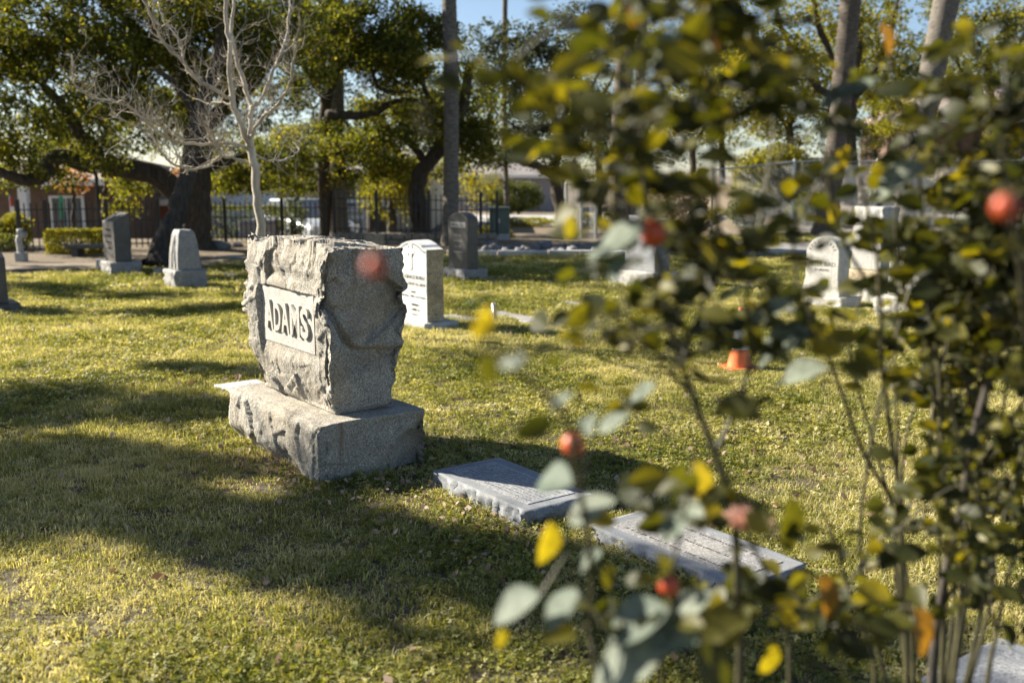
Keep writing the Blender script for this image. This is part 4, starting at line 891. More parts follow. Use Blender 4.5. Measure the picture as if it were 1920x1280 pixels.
tree('grey_leaved_tree', 'sparse blue green tree with wiry limbs against the sky', (PL([(1060, 436), (1054, 400), (1044, 360), (1040, 320), (1050, 270), (1060, 200), (1070, 120)], 26, 26.4), .19, .07),
     [(PL([(1042, 335), (1020, 318), (985, 305), (950, 296), (922, 302), (895, 310)], 26, 25.6), .11, .03), (PL([(1042, 310), (1000, 250), (985, 190), (960, 150)], 26, 26), .08, .02), (PL([(1055, 240), (1100, 180), (1130, 120)], 26, 26.5), .07, .02), (PL([(985, 250), (930, 210), (905, 160)], 26, 26), .04, .015), (PL([(1060, 200), (1020, 130), (1010, 70)], 26, 26), .05, .015)],
     [ell(950, 150, 26, 1.2, 1.0, .75, 58), ell(1080, 80, 26.2, 1.2, 1.0, .9, 58), ell(950, 275, 26, .8, .7, .55, 24), ell(1110, 230, 26, .8, .8, .9, 20), ell(1000, 215, 26, .9, .8, .6, 20), ell(930, 70, 26.2, .7, .6, .4, 26), ell(1000, 130, 26.2, 1.3, .8, 1.0, 40), ell(1020, 270, 26, 1.0, .7, .6, 26)], M_BARKO, M_BLUE, 120, .38, .09, 25)
tree('weeping_tree', 'weeping bright yellow green tree lit behind the iron fence', (PL([(735, 445), (735, 400), (738, 340), (742, 280)], 27.5, 27.5), .14, .07), [(PL([(738, 340), (710, 310), (690, 320)], 27.5, 27.2), .05, .02), (PL([(740, 320), (770, 300), (800, 320)], 27.5, 27.2), .05, .02)],
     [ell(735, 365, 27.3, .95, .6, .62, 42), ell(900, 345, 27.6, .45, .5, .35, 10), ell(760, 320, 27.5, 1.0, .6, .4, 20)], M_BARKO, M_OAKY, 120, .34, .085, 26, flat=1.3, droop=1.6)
tree('leafy_tree', 'tall yellow green tree with many upright limbs behind the rough palm trunk', (PL([(1592, 430), (1592, 330), (1590, 240), (1592, 180)], 30, 29.5), .26, .20),
     [(PL([(1590, 200), (1530, 160), (1480, 90), (1450, 0), (1440, -80)], 29.5, 29), .12, .04), (PL([(1592, 190), (1560, 110), (1530, 30), (1520, -60)], 29.5, 29), .13, .05), (PL([(1594, 180), (1610, 90), (1600, 0), (1610, -90)], 29.5, 30), .15, .06), (PL([(1594, 200), (1640, 130), (1670, 60), (1690, -40)], 29.5, 30), .10, .04),
      (PL([(1585, 220), (1520, 200), (1450, 200)], 29.5, 29), .07, .02)],
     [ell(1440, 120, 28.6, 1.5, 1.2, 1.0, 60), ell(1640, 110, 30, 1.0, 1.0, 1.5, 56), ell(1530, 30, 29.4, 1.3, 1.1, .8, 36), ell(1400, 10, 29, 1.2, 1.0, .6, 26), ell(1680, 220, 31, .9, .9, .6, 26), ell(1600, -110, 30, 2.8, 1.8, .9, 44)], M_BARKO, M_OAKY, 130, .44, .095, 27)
tree('leafy_tree', 'dark green tree with blue sky gaps at the top right corner', (PL([(1862, 420), (1862, 300), (1858, 200), (1850, 100)], 33, 33), .22, .12), [(PL([(1858, 200), (1800, 130), (1780, 60)], 33, 32.5), .09, .03), (PL([(1855, 160), (1910, 90), (1930, 20)], 33, 33), .09, .03)],
     [ell(1830, 100, 32.6, 1.5, 1.2, 1.2, 62), ell(1920, 60, 33, 1.2, 1.2, 1.2, 30), ell(1800, 0, 33, 1.4, 1.2, .8, 30), ell(1870, 200, 33, .9, .9, .4, 12)], M_BARKO, M_OAK, 130, .46, .10, 28)
tree('autumn_tree', 'small orange leaved tree beside the brown house', (PL([(138, 440), (138, 400), (136, 360), (134, 330)], 24, 24), .05, .03), [(PL([(136, 360), (120, 335), (112, 320)], 24, 24), .02, .01), (PL([(136, 350), (150, 330), (155, 310)], 24, 24), .02, .01)], [ell(132, 338, 24, .34, .3, .42, 14)], M_BARKO, M_RED, 42, .20, .085, 29)
tree('autumn_tree', 'reddish tree glimpsed beyond the oak fork', (PL([(345, 430), (345, 360), (343, 340)], 29, 29), .05, .03), [(PL([(344, 350), (336, 338), (330, 330)], 29, 29), .02, .01)], [ell(342, 338, 29, .4, .3, .22, 9)], M_BARKO, M_RED, 80, .22, .09, 30)
tree('young_tree', 'young tree with sunlit leaves behind the slant top headstone', (PL([(192, 460), (192, 420), (196, 370), (200, 330)], 21.5, 21.5), .07, .04), [(PL([(195, 380), (220, 360), (240, 350)], 21.5, 21.3), .03, .012), (PL([(196, 370), (180, 350), (172, 340)], 21.5, 21.5), .025, .01)],
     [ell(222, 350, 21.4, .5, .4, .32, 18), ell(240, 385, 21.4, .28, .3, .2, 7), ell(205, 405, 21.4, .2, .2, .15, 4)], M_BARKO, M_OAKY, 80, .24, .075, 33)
tree('background_tree', 'hazy yellow green tree far behind between the palms', (PL([(1300, 430), (1300, 330), (1296, 250)], 40, 40), .2, .12), [(PL([(1298, 280), (1260, 230), (1230, 200)], 40, 40), .08, .03), (PL([(1298, 270), (1340, 220), (1370, 180)], 40, 40), .08, .03)],
     [ell(1300, 190, 40, 2.2, 1.4, 1.6, 60), ell(1260, 60, 41, 2.2, 1.4, 1.2, 30), ell(1390, 90, 41, 1.6, 1.3, 1.4, 26)], M_BARKO, M_OAKY, 110, .5, .12, 34)
tree('background_tree', 'row of dark trees closing the view behind the left oak', (PL([(150, 440), (150, 350), (160, 250)], 36, 36), .3, .15), [(PL([(155, 300), (80, 220), (20, 180)], 36, 36), .12, .04), (PL([(155, 290), (250, 220), (330, 180)], 36, 36), .12, .04)],
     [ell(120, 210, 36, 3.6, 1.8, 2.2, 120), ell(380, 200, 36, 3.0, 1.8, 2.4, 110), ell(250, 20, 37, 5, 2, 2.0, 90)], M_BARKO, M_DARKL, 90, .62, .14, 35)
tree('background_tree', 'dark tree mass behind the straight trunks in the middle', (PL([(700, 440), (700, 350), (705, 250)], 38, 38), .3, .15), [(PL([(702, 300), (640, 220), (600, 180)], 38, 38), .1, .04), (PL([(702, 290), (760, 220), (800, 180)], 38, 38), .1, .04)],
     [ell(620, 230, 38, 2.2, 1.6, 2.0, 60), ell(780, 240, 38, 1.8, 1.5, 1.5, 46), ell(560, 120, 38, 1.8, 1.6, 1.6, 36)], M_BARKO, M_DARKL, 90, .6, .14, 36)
for i, (px, Y, rx, rz, pyc, n, lab) in enumerate(((1180, 44, 3.0, 2.2, 260, 60, 'olive tree far behind the pair of palms'), (1350, 46, 3.0, 2.4, 180, 90, 'pale green tree far behind the chain link fence'), (1480, 40, 2.6, 2.4, 190, 120, 'sunny tree rising behind the vine covered shrub'), (1640, 42, 3.0, 3.0, 140, 130, 'broad sunny tree behind the rough palm and the board fence'), (1800, 44, 2.8, 2.6, 160, 80, 'green tree behind the roof of the hill house'), (1950, 42, 2.6, 3.2, 120, 80, 'tree leaning in from the right edge behind the hill house'), (850, 48, 3.2, 2.0, 190, 80, 'dark tree filling the gap beside the palm behind the McHUGH stone'), (1120, 46, 2.6, 2.4, 150, 90, 'dark tree behind the two close palm trunks'), (900, 70, 5., 2.4, 290, 60, 'distant tree row above the lavender house'), (1050, 72, 5., 2.2, 300, 60, 'distant trees right of the lavender house'))):
    tree('background_tree', lab, (PL([(px, 440), (px + 4, 340), (px, pyc + 20)], Y, Y), .22, .12), [(PL([(px, pyc + 60), (px - 30, pyc), (px - 50, pyc - 50)], Y, Y), .09, .03), (PL([(px, pyc + 50), (px + 30, pyc - 10), (px + 50, pyc - 60)], Y, Y), .09, .03)],
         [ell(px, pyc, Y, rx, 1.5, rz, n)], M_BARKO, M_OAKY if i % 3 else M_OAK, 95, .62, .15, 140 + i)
# hanging moss on the crooked oak
for (px, py, Y, lab) in ((682, 105, 20.3, 'grey hanging moss tuft on the upper crooked limb'), (792, 190, 20.4, 'grey hanging moss tuft at the end of the lower limb')):
    c = P(px, py, Y); rng = np.random.default_rng(int(px)); n = 420; q = np.column_stack([rng.normal(0, .12, n), rng.normal(0, .1, n), -rng.uniform(0, .75, n) ** 1.3])
    v, f, tt = leaves(q, .11, 0., .05, rng, 4.); mo = link('hanging_moss', npmesh('hanging_moss', v, f, False, tt), M_MOSS, None, c, lab, 'moss')
# palms
def palm(label, px, Y, rad, mat, top=11., lean=(0, 0), flare=.35, group='palm trunks', bumpy=.03):
    b0 = P(px, 400, Y); b0.z = float(gz(b0.x, Y)); t_ = thing('palm_tree', label, 'tree', b0, 0, group); n = 150; rng = np.random.default_rng(int(px)); pts = []; rad_ = []
    for i in range(n + 1):
        s = i / n; pts.append(Vector((lean[0] * s + .04 * math.sin(s * 7 + px), lean[1] * s, -.1 + s * top))); rad_.append(rad * (1 - .12 * s) * (1 + flare * math.exp(-s * top / .35)) * (1 + bumpy * (1 if i % 2 else -1) * rng.uniform(.2, 1)))
    MB().tube(pts, rad_, 14).build('trunk', mat, t_, smooth=True)
    fr = MB(); tp = pts[-1]
    for k in range(22):
        a = k * 2.4; el_ = rng.uniform(-.5, 1.1); d = Vector((math.cos(a) * math.cos(el_), math.sin(a) * math.cos(el_), math.sin(el_))); sd = Vector((-math.sin(a), math.cos(a), 0)); mid = tp + d * 1.0
        for j in range(11):
            g = (j - 5) / 5 * 1.25; dd = (d * math.cos(g) + sd * math.sin(g)).normalized(); q = len(fr.v); e = mid + dd * .9 + Vector((0, 0, -.25)); w_ = sd * .025
            fr.v += [tuple(mid), tuple(mid + dd * .45 + w_), tuple(e), tuple(mid + dd * .45 - w_)]; fr.f.append((q, q + 1, q + 2, q + 3))
        fr.tube([tp, mid], .015, 4, False)
    fr.build('crown', M_HEDGE, t_)
palm('straight grey palm trunk behind the left part of the ADAMS stone', 638, 22.6, .195, M_BARKP, lean=(.0, 0))
palm('tall palm trunk directly behind the McHUGH headstone', 842, 20.3, .155, M_BARKP, lean=(.1, 0))
palm('thin dark palm trunk against the sky right of centre', 951, 27, .075, M_BARKP, lean=(-.1, 0), flare=.2)
palm('brown palm trunk behind the upper rose leaves, wider of the pair', 1160, 23.0, .21, M_BARKR, lean=(.15, 0))
palm('slim grey palm trunk just right of the brown palm', 1193, 25.5, .135, M_BARKP, lean=(.0, 0))
palm('rough brown palm trunk standing in front of the chain link fence', 1546, 23.4, .25, M_BARKR, lean=(.75, 0), flare=.5, bumpy=.07)
palm('thick pale grey palm trunk at upper right', 1700, 27, .35, M_BARKP, lean=(1.2, 0), flare=.1)
# shrubs, hedges
def sh(name, label, px, py, rad, n, mat, Y=None, **kw):
    if Y is None: c = G(px, py)
    else: c = P(px, 400, Y); c.z = float(gz(c.x, Y))
    return shrub(name, label, c, rad, n, mat, seed=int(px), **kw)
sh('clipped_hedge', 'clipped rectangular hedge behind the iron fence at left', 136, 0, (.44, .26, .22), 5600, M_OAKY, 18.3, lsize=.045, box=True, cat='hedge')
sh('bright_shrub', 'bright yellow green shrub at the left edge', 18, 0, (.42, .35, .33), 3400, M_OAKY, 19.6, lsize=.06)
sh('dark_shrub', 'low dark shrub left of the white post', 0, 0, (.5, .3, .16), 1800, M_HEDGE, 19.0, lsize=.05)
sh('long_hedge', 'long dark hedge behind the iron fence left of the car', 445, 0, (.95, .35, .42), 5200, M_HEDGE, 24.0, lsize=.06, box=True, cat='hedge')
sh('flowering_shrub', 'white flecked shrub in front of the silver car', 548, 0, (.35, .3, .42), 1500, M_HEDGE, 23.4, lsize=.06)
sh('yellow_shrub', 'yellow flowering shrub behind the fence right of the McHUGH stone', 912, 0, (.8, .5, .30), 3000, M_OAKY, 31, lsize=.08)
sh('garden_shrub', 'round garden shrub across the street right of centre', 1082, 0, (.9, .6, .45), 2600, M_OAKY, 38, lsize=.09)
sh('garden_shrub', 'low sunny planting strip across the street', 985, 0, (1.6, .6, .22), 2600, M_OAKY, 43, lsize=.09)
sh('garden_shrub', 'rounded dark shrub in front of the lavender house', 968, 0, (1.7, .6, .95), 5200, M_HEDGE, 57, lsize=.14)
sh('tall_shrub', 'large yellow green vine covered shrub above the chain link fence', 1452, 0, (1.35, .8, .95), 12000, M_OAKY, 28.6, lsize=.10)
sh('dark_shrub', 'dark green shrub pressed against the chain link fence', 1405, 0, (.55, .4, .48), 3600, M_HEDGE, 26.4, lsize=.08)
sh('dark_shrub', 'dark bush behind the fence beside the rough palm', 1520, 0, (.6, .4, .42), 3000, M_HEDGE, 26.8, lsize=.08)
sh('dry_vine', 'pale dry vine mass hanging behind the rose leaves', 1275, 0, (.9, .7, 1.05), 5200, M_DRYV, 30, lsize=.10)
sh('dry_shrub', 'tan dry brush on the bank behind the fence', 1262, 0, (.85, .5, .30), 3600, M_DRYV, 26.2, lsize=.07)
sh('dry_shrub', 'brown and tan brush at the foot of the hill house', 1830, 0, (1.4, .7, .75), 6000, M_DRYV, 30, lsize=.09)
sh('green_shrub', 'round green shrub below the brown roof at right', 1860, 0, (.7, .6, 1.05), 4200, M_OAKY, 30.8, lsize=.09)
sh('green_shrub', 'green hedge row behind the right end of the fence', 1700, 0, (1.3, .6, .55), 4600, M_HEDGE, 27.6, lsize=.08)
# bare crape myrtle
BY = 9.05; bb = G(493, 622); bt = thing('bare_tree', 'slender pale barked bare tree behind the ADAMS monument', 'tree', bb); rngb = np.random.default_rng(8); bpts = []
def blimb(pts, Y0, Y1, ra, rb, nm='limb', n=8):
    pts = smooth_line(PL(pts, Y0, Y1), 5); k = len(pts); pts = [p + Vector(rngb.normal(size=3)) * .006 * (0 < i < k - 1) for i, p in enumerate(pts)]; rad = [(ra + (rb - ra) * i / (k - 1)) * .74 * (1 + .07 * rngb.normal()) for i in range(k)]
    MB().tube([p - bb for p in pts], rad, n).build(nm, M_BARKM, bt, smooth=True)
    for i in range(3, k): bpts.append((pts[i], rad[i], (pts[i] - pts[i - 1]).normalized()))
blimb([(493, 630), (491, 520), (490, 440), (483, 370), (474, 300), (467, 262)], BY, BY, .062, .047, 'trunk', 12)
blimb([(468, 275), (452, 232), (436, 190), (431, 100), (425, 40), (419, -40)], BY, 8.8, .040, .020)
blimb([(467, 262), (472, 205), (458, 160), (443, 110), (434, 60), (438, 0), (440, -60)], BY, 9.3, .034, .016)
blimb([(469, 260), (488, 224), (518, 198), (540, 165), (549, 120), (556, 70)], BY, 8.6, .026, .010)
blimb([(472, 203), (492, 182), (513, 130), (530, 92), (541, 50), (547, -20)], BY, 9.5, .024, .012)
blimb([(434, 188), (398, 166), (366, 146), (344, 115), (310, 82), (285, 40), (262, -20)], 8.95, 8.4, .026, .010)
blimb([(345, 117), (334, 76), (312, 46), (296, 5)], 8.7, 8.9, .014, .007)
blimb([(464, 278), (430, 269), (390, 271), (322, 264), (286, 236), (250, 206), (218, 190), (178, 184), (142, 162), (136, 112)], BY, 8.2, .022, .007)
blimb([(466, 306), (427, 294), (405, 300), (365, 318), (322, 304), (301, 282), (281, 250), (236, 228), (205, 215)], BY, 8.5, .020, .007)
blimb([(405, 300), (415, 285), (400, 262), (393, 253), (370, 262), (330, 257), (300, 240)], 8.9, 8.7, .012, .006)
blimb([(473, 281), (500, 300), (540, 297), (560, 282), (549, 266)], BY, 9.4, .014, .005)
blimb([(470, 240), (490, 222), (512, 205), (532, 207)], BY, 9.6, .012, .005)
blimb([(434, 196), (405, 192), (388, 195), (350, 178)], 8.95, 9.4, .010, .004)
blimb([(398, 166), (412, 150), (408, 138)], 8.9, 9.0, .010, .005)
tw = MB()
def twig(p, d, L, r, depth):
    pts = [p]; v = d.normalized(); k = 5
    for i in range(k):
        v = (v + Vector(rngb.normal(size=3)) * .28 + Vector((0, 0, .16))).normalized(); pts.append(pts[-1] + v * L / k)
    tw.tube([q - bb for q in pts], [r * (1 - .75 * i / k) for i in range(k + 1)], 4, False)
    if depth:
        for _ in range(rngb.integers(1, 4)):
            i = int(rngb.integers(1, k)); twig(pts[i], (v + Vector(rngb.normal(size=3)) * .8), L * .6, r * .6, depth - 1)
for (p, r, d) in bpts:
    for _ in range(2):
        if r < .030 and rngb.random() < .50: twig(p, d * .4 + Vector(rngb.normal(size=3)) * .7 + Vector((0, 0, .5)), rngb.uniform(.12, .42), min(.0042, r * .5), 2)
tw.build('twigs', M_BARKM, bt)['kind'] = 'stuff'

# trees that stand left of the picture and shade the near lawn
def over(px, py, hgt):                  # a crown clump at height hgt whose shadow falls at a pixel of the lawn
    g = G(px, py); return tuple(g + SUNV * (hgt / SUNV.z))
def shade(name, label, tb_, spots, seed):
    se = [(over(px, py, h_), (rx, ry, rz), n) for (px, py, h_, rx, ry, rz, n) in spots]; cs = [Vector(e[0]) for e in se]; cm = sum(cs, Vector()) / len(cs); fork = tb_ * .55 + cm * .45; fork.z = 2.6
    tree(name, label, ([tb_, tb_ * .9 + fork * .1 + Vector((0, 0, 1.0)), fork, fork * .5 + cm * .5], .26, .10), [([fork, fork * .5 + c * .5 + Vector((0, 0, .3)), c], .07, .02) for c in cs[::3]], se, M_BARKO, M_OAK, 430, .28, .075, seed, flat=.55)
shade('shade_oak', 'oak standing just left of the picture, shading the near lawn', Vector((-10.6, 7.8, 0)), (
    (40, 925, 4.3, .5, .22, .35, 18), (200, 915, 4.6, .5, .18, .35, 17), (390, 945, 4.8, .45, .14, .3, 16), (560, 1010, 4.6, .5, .18, .3, 13), (770, 1020, 4.9, .5, .2, .3, 14), (950, 1075, 5.2, .45, .2, .3, 10), (680, 1075, 5.0, .4, .1, .3, 5), (80, 985, 4.6, .35, .08, .3, 4),
    (40, 775, 4.4, .6, .28, .35, 13), (220, 750, 4.8, .6, .18, .35, 10), (370, 775, 4.8, .45, .12, .3, 8), (120, 865, 4.5, .5, .12, .3, 7), (330, 870, 4.7, .5, .10, .3, 7), (410, 695, 5.2, .3, .2, .3, 6), (-140, 820, 4.5, .8, .5, .4, 12), (30, 850, 4.6, .5, .1, .3, 4), (1250, 1200, 5.4, .8, .3, .3, 9)), 51)
shade('shade_oak', 'second oak beyond the left edge, shading the lawn by the tapered headstone', Vector((-15.5, 16.5, 0)), (
    (60, 545, 4.2, .8, .5, .3, 12), (230, 560, 4.4, .8, .35, .3, 12), (400, 525, 4.6, .8, .4, .3, 11), (30, 588, 4.4, .7, .15, .3, 6), (270, 590, 4.6, .7, .12, .3, 6), (120, 505, 4.6, .8, .5, .3, 8), (440, 580, 5., .5, .1, .3, 4), (560, 560, 5.2, .6, .15, .3, 4), (-150, 560, 4.5, .9, .6, .3, 9), (900, 505, 5.6, 1.0, .5, .3, 9), (1000, 530, 5.4, .8, .15, .3, 4), (1120, 500, 5.4, 1.0, .3, .3, 6)), 52)

# ================================================================== ROSE BUSHES
RS = 1.22
def PR(px, py, Y): return P(px, py, Y * RS)
def PLR(pts, a, b=None): return PL(pts, a * RS, (a if b is None else b) * RS)
ROSE_G = leafmat('rose_leaf', [(0, (.016, .022, .008)), (.45, (.036, .042, .010)), (.8, (.070, .072, .014)), (1, (.16, .148, .022))], .45, .5, (2.5, 2.15, .30), .35, True)
ROSE_G2 = leafmat('rose_leaf_far', [(0, (.016, .022, .008)), (.45, (.036, .042, .010)), (.8, (.070, .072, .014)), (1, (.16, .148, .022))], .45, .5, (2.5, 2.15, .30), .35)
ROSE_Y = leafmat('yellow_rose_leaf', [(0, (.20, .18, .016)), (1, (.32, .26, .02))], .5, .4, (1.4, 1.3, .5), .5, True)
ROSE_B = leafmat('brown_rose_leaf', [(0, (.20, .12, .016)), (1, (.28, .18, .02))], .45, .5, (1.4, 1.1, .5), .5, True)
ROSE_P = leafmat('faded_petal', [(0, (.62, .36, .30)), (1, (.66, .46, .40))], .35, .6, (1, .9, .8), .3, True)
M_HIP = plain('rose_hip', (.42, .060, .016), .42, 0, .2, 30.); M_SEPAL = plain('sepal', (.14, .10, .05), .7)
def leaflet(k, mat):
    rng = random.Random(k); fold = rng.uniform(.10, .30); curl = rng.uniform(-.25, .35); wd = rng.uniform(.30, .38); prof = [(0, .0), (.12, .55), (.32, .95), (.52, 1.), (.74, .72), (.9, .35), (1, 0)]
    V = []; F = []
    for (x, w_) in prof: zc = -curl * (x - .3) ** 2 * .8; V += [(x, -w_ * wd, zc + w_ * wd * fold * 1.6), (x, 0, zc), (x, w_ * wd, zc + w_ * wd * fold * 1.6)]
    for i in range(len(prof) - 1):
        for s in (0, 1): a = i * 3 + s; F.append((a, a + 3, a + 4, a + 1))
    me = bpy.data.meshes.new('leaf'); me.from_pydata(V, [], F); me.materials.append(mat); me.polygons.foreach_set('use_smooth', [True] * len(F)); return me
ROSE_LIT = leafmat('sunlit_rose_leaf', [(0, (.11, .145, .12)), (1, (.20, .23, .195))], .22, .6, (.9, 1.0, .4), .15, True)  # paler copy of the rose leaf, sun sheen put into its colour
LEAF = {'p': [leaflet(k + 20, ROSE_LIT) for k in range(4)], 'g': [leaflet(k, ROSE_G) for k in range(6)], 'y': [leaflet(k, ROSE_Y) for k in range(3)], 'b': [leaflet(k, ROSE_B) for k in range(3)]}
class Rose:
    def __init__(s, label, base, seed):
        s.t = thing('rose_bush', label, 'rose bush', base); s.b = Vector(base); s.rng = random.Random(seed); s.nodes = []; s.canes = []; s.pet = MB(); s.n = 0; s.extra = []; s.sh = MB()
    def cane(s, pts, ra, rb, mat=M_CANE, name='cane'):
        pts = smooth_line(pts, 6); k = len(pts); rad = [ra + (rb - ra) * i / (k - 1) for i in range(k)]
        MB().tube([p - s.b for p in pts], rad, 7).build(name, mat, s.t, smooth=True)
        for i, p in enumerate(pts): s.nodes.append((p, rad[i], (pts[min(i + 1, k - 1)] - pts[max(i - 1, 0)]).normalized()))
        s.canes.append(pts); return pts
    def leaf(s, pos, d, nrm, size, kind='g'):
        d = d.normalized(); nrm = (nrm - d * nrm.dot(d)); nrm = nrm.normalized() if nrm.length > 1e-4 else d.orthogonal(); sd = nrm.cross(d)
        M = Matrix(((d.x, sd.x, nrm.x, pos.x - s.b.x), (d.y, sd.y, nrm.y, pos.y - s.b.y), (d.z, sd.z, nrm.z, pos.z - s.b.z), (0, 0, 0, 1))) @ Matrix.Scale(size, 4)
        me = s.rng.choice(LEAF[kind])
        if s.n < 300: o = link('leaf', me, None, s.t); o.matrix_local = M
        else: s.extra.append((me, M))
        s.n += 1
    def compound(s, p, out, size, k=5, kind='g', up=None):
        r = s.rng; out = out.normalized(); L = size * 2.1; up = up or Vector((r.gauss(-.25, .75), r.gauss(-.55, .75), .75)); tip = p + out * L + Vector((0, 0, -.25 * L)); mid = p + out * L * .5 + Vector((0, 0, .04 * L))
        line = smooth_line([p, mid, tip], 4); s.pet.tube([q - s.b for q in line], [.0013 - .0006 * i / 8 for i in range(len(line))], 4, False)
        sd = out.cross(Vector((0, 0, 1))); sd = sd.normalized() if sd.length > .05 else Vector((1, 0, 0)); j = lambda a: Vector((r.gauss(0, a), r.gauss(0, a), r.gauss(0, a)))
        s.leaf(tip, out + j(.25) + Vector((0, 0, -.25)), up + j(.35), size * r.uniform(.95, 1.2), kind)
        for q, f in ((.62, .95), (.32, .8))[:(k - 1) // 2]:
            for sg in (1, -1): s.leaf(line[int(q * 8)], out * .55 + sd * sg + j(.25) + Vector((0, 0, -.15)), up + j(.4), size * f * r.uniform(.8, 1.1), kind)
    def nearest(s, p): return min(s.nodes, key=lambda n: (n[0] - p).length)
    def spot(s, px, py, Y, size_px, d, nrm, kind='g'):       # one leaflet where the photo shows it, on a stalk from the nearest cane
        if kind == 'g' and tuple(nrm) == LIT: kind = 'p'  # leaves turned to the sun get the colour with painted sheen
        p = PR(px, py, Y); size = size_px * Y * RS / FPX; d = Vector(d).normalized()
        if tuple(nrm) == LIT: nv = Vector(nrm).normalized(); d = (d - nv * d.dot(nv)).normalized()
        base = p - d * size * .5; n = s.nearest(base); q = n[0]; m_ = (q + base) / 2 + Vector((0, 0, .015))
        s.pet.tube([x - s.b for x in smooth_line([q, m_, base], 4)], .0012, 4, False); s.leaf(base, d, Vector(nrm), size, kind)
    def hip(s, px, py, Y, dia_px):
        p = PR(px, py, Y); r = dia_px * Y * RS / FPX / 2; n = s.nearest(p)[0]; m_ = (n + p) / 2 + Vector((0, 0, .02)); s.pet.tube([x - s.b for x in smooth_line([n, m_, p], 5)], .0016, 5, False)
        h_ = MB().lathe([(.001, -r * 1.02), (r * .5, -r * .9), (r * .9, -r * .45), (r, 0), (r * .92, r * .45), (r * .6, r * .85), (r * .25, r * 1.02), (.0005, r * 1.0)], 18).build('rose_hip', M_HIP, s.t, smooth=True); h_.location = p - s.b; h_.rotation_euler = (s.rng.uniform(-.5, .5), s.rng.uniform(-.5, .5), 0)
        c = MB()
        for k in range(5): a = k * 1.257; c.tube([(math.cos(a) * r * .1, math.sin(a) * r * .1, r * .95), (math.cos(a) * r * .55, math.sin(a) * r * .55, r * 1.15), (math.cos(a) * r * .9, math.sin(a) * r * .9, r * 1.5)], [r * .12, r * .09, .0003], 4)
        c.build('sepals', M_SEPAL, h_)
    def clothe(s, pts, i0, step, size, kinds='g', k=(3, 5, 5), prob=1.):
        r = s.rng; acc = 0; side = r.uniform(0, 6.28)
        for i in range(1, len(pts)):
            acc += (pts[i] - pts[i - 1]).length
            if i / len(pts) > i0 and acc > step * .74:
                acc = 0; side += 2.4
                if r.random() < prob and r.random() < s.dens(pts[i]) + .22: s.compound(pts[i], Vector((math.cos(side), math.sin(side), r.uniform(-.1, .6))), size * 1.32 * r.uniform(.65, 1.25), r.choice(k), r.choice(kinds))
    def dens(s, p):                         # how thickly the bush is clothed, as seen from the path
        d = p - Vector((0, 0, EYE)); cf = d.y * math.cos(TH) - d.z * math.sin(TH); x = 960 + FPX * d.x / cf; y = 640 - FPX * (d.y * math.sin(TH) + d.z * math.cos(TH)) / cf
        if x < 960 or x > 2050 or y < -80: return 0
        if 1330 < x < 1690 and 250 < y < 440: return .22
        if 1490 < x < 1690 and 440 <= y < 620: return .2
        if 1330 < x < 1410 and 560 < y < 710: return .05
        if y < 420: return float(np.interp(x, [960, 1020, 1100, 1480, 1560, 1680, 1760, 2000], [.1, .45, .9, .7, .35, .45, .9, 1]))
        if y < 700: return float(np.interp(x, [960, 1050, 1250, 1450, 1600, 1740, 2000], [.05, .2, .6, .8, .8, 1, 1]))
        if y < 980: return float(np.interp(x, [960, 1080, 1150, 1380, 1450, 1600, 1700, 2000], [.08, .3, .45, .45, .25, .35, .6, .9]))
        if y < 1120: return float(np.interp(x, [960, 1080, 1250, 1500, 2000], [.05, .2, .25, .5, 1]))
        return float(np.interp(x, [960, 1080, 1200, 1400, 2000], [.1, .35, 1, .7, 1]))
    def shoots(s, n, L, size, z0=.75):
        r = s.rng; pool = [q for q in s.nodes if q[0].z > z0]; k = t_ = 0
        while k < n and t_ < n * 30:
            t_ += 1; p, rad, d = r.choice(pool); v = Vector((r.gauss(0, .9), r.gauss(0, .8), r.uniform(-.1, .9))).normalized(); l = L * r.uniform(.5, 1.2); e = p + v * l
            if r.random() > s.dens(e) or r.random() > s.dens(p * .5 + e * .5): continue
            pts = smooth_line([p, p + v * l * .5 + Vector((r.gauss(0, .02), r.gauss(0, .02), .02)), e], 6); s.sh.tube([q - s.b for q in pts], [.0019 - .0009 * i / 12 for i in range(len(pts))], 5, False); s.clothe(pts, .15, .038, size); k += 1
    def done(s):
        if s.sh.v: s.sh.build('shoots', M_CANE, s.t, smooth=True)['kind'] = 'stuff'
        if s.pet.v: s.pet.build('leaf_stalks', M_CANE, s.t)['kind'] = 'stuff'
        if s.extra:
            V = []; F = []; o0 = 0
            for me, M in s.extra:
                vv = [M @ v.co for v in me.vertices]; V += [tuple(v) for v in vv]; F += [tuple(i + o0 for i in p.vertices) for p in me.polygons]; o0 += len(vv)
            me = bpy.data.meshes.new('more_leaves'); me.from_pydata(V, [], F); at_ = me.attributes.new('tint', 'FLOAT', 'FACE'); at_.data.foreach_set('value', np.repeat(np.random.default_rng(1).random(len(F) // 12 + 1), 12)[:len(F)].astype(np.float32)); link('more_leaves', me, ROSE_G2, s.t)['kind'] = 'stuff'
SKYW = (-.55, -.25, .85); LIT = (-.56, -.38, .74); BACK = (.6, -.75, .25); SIDE = (.35, -.5, .8)
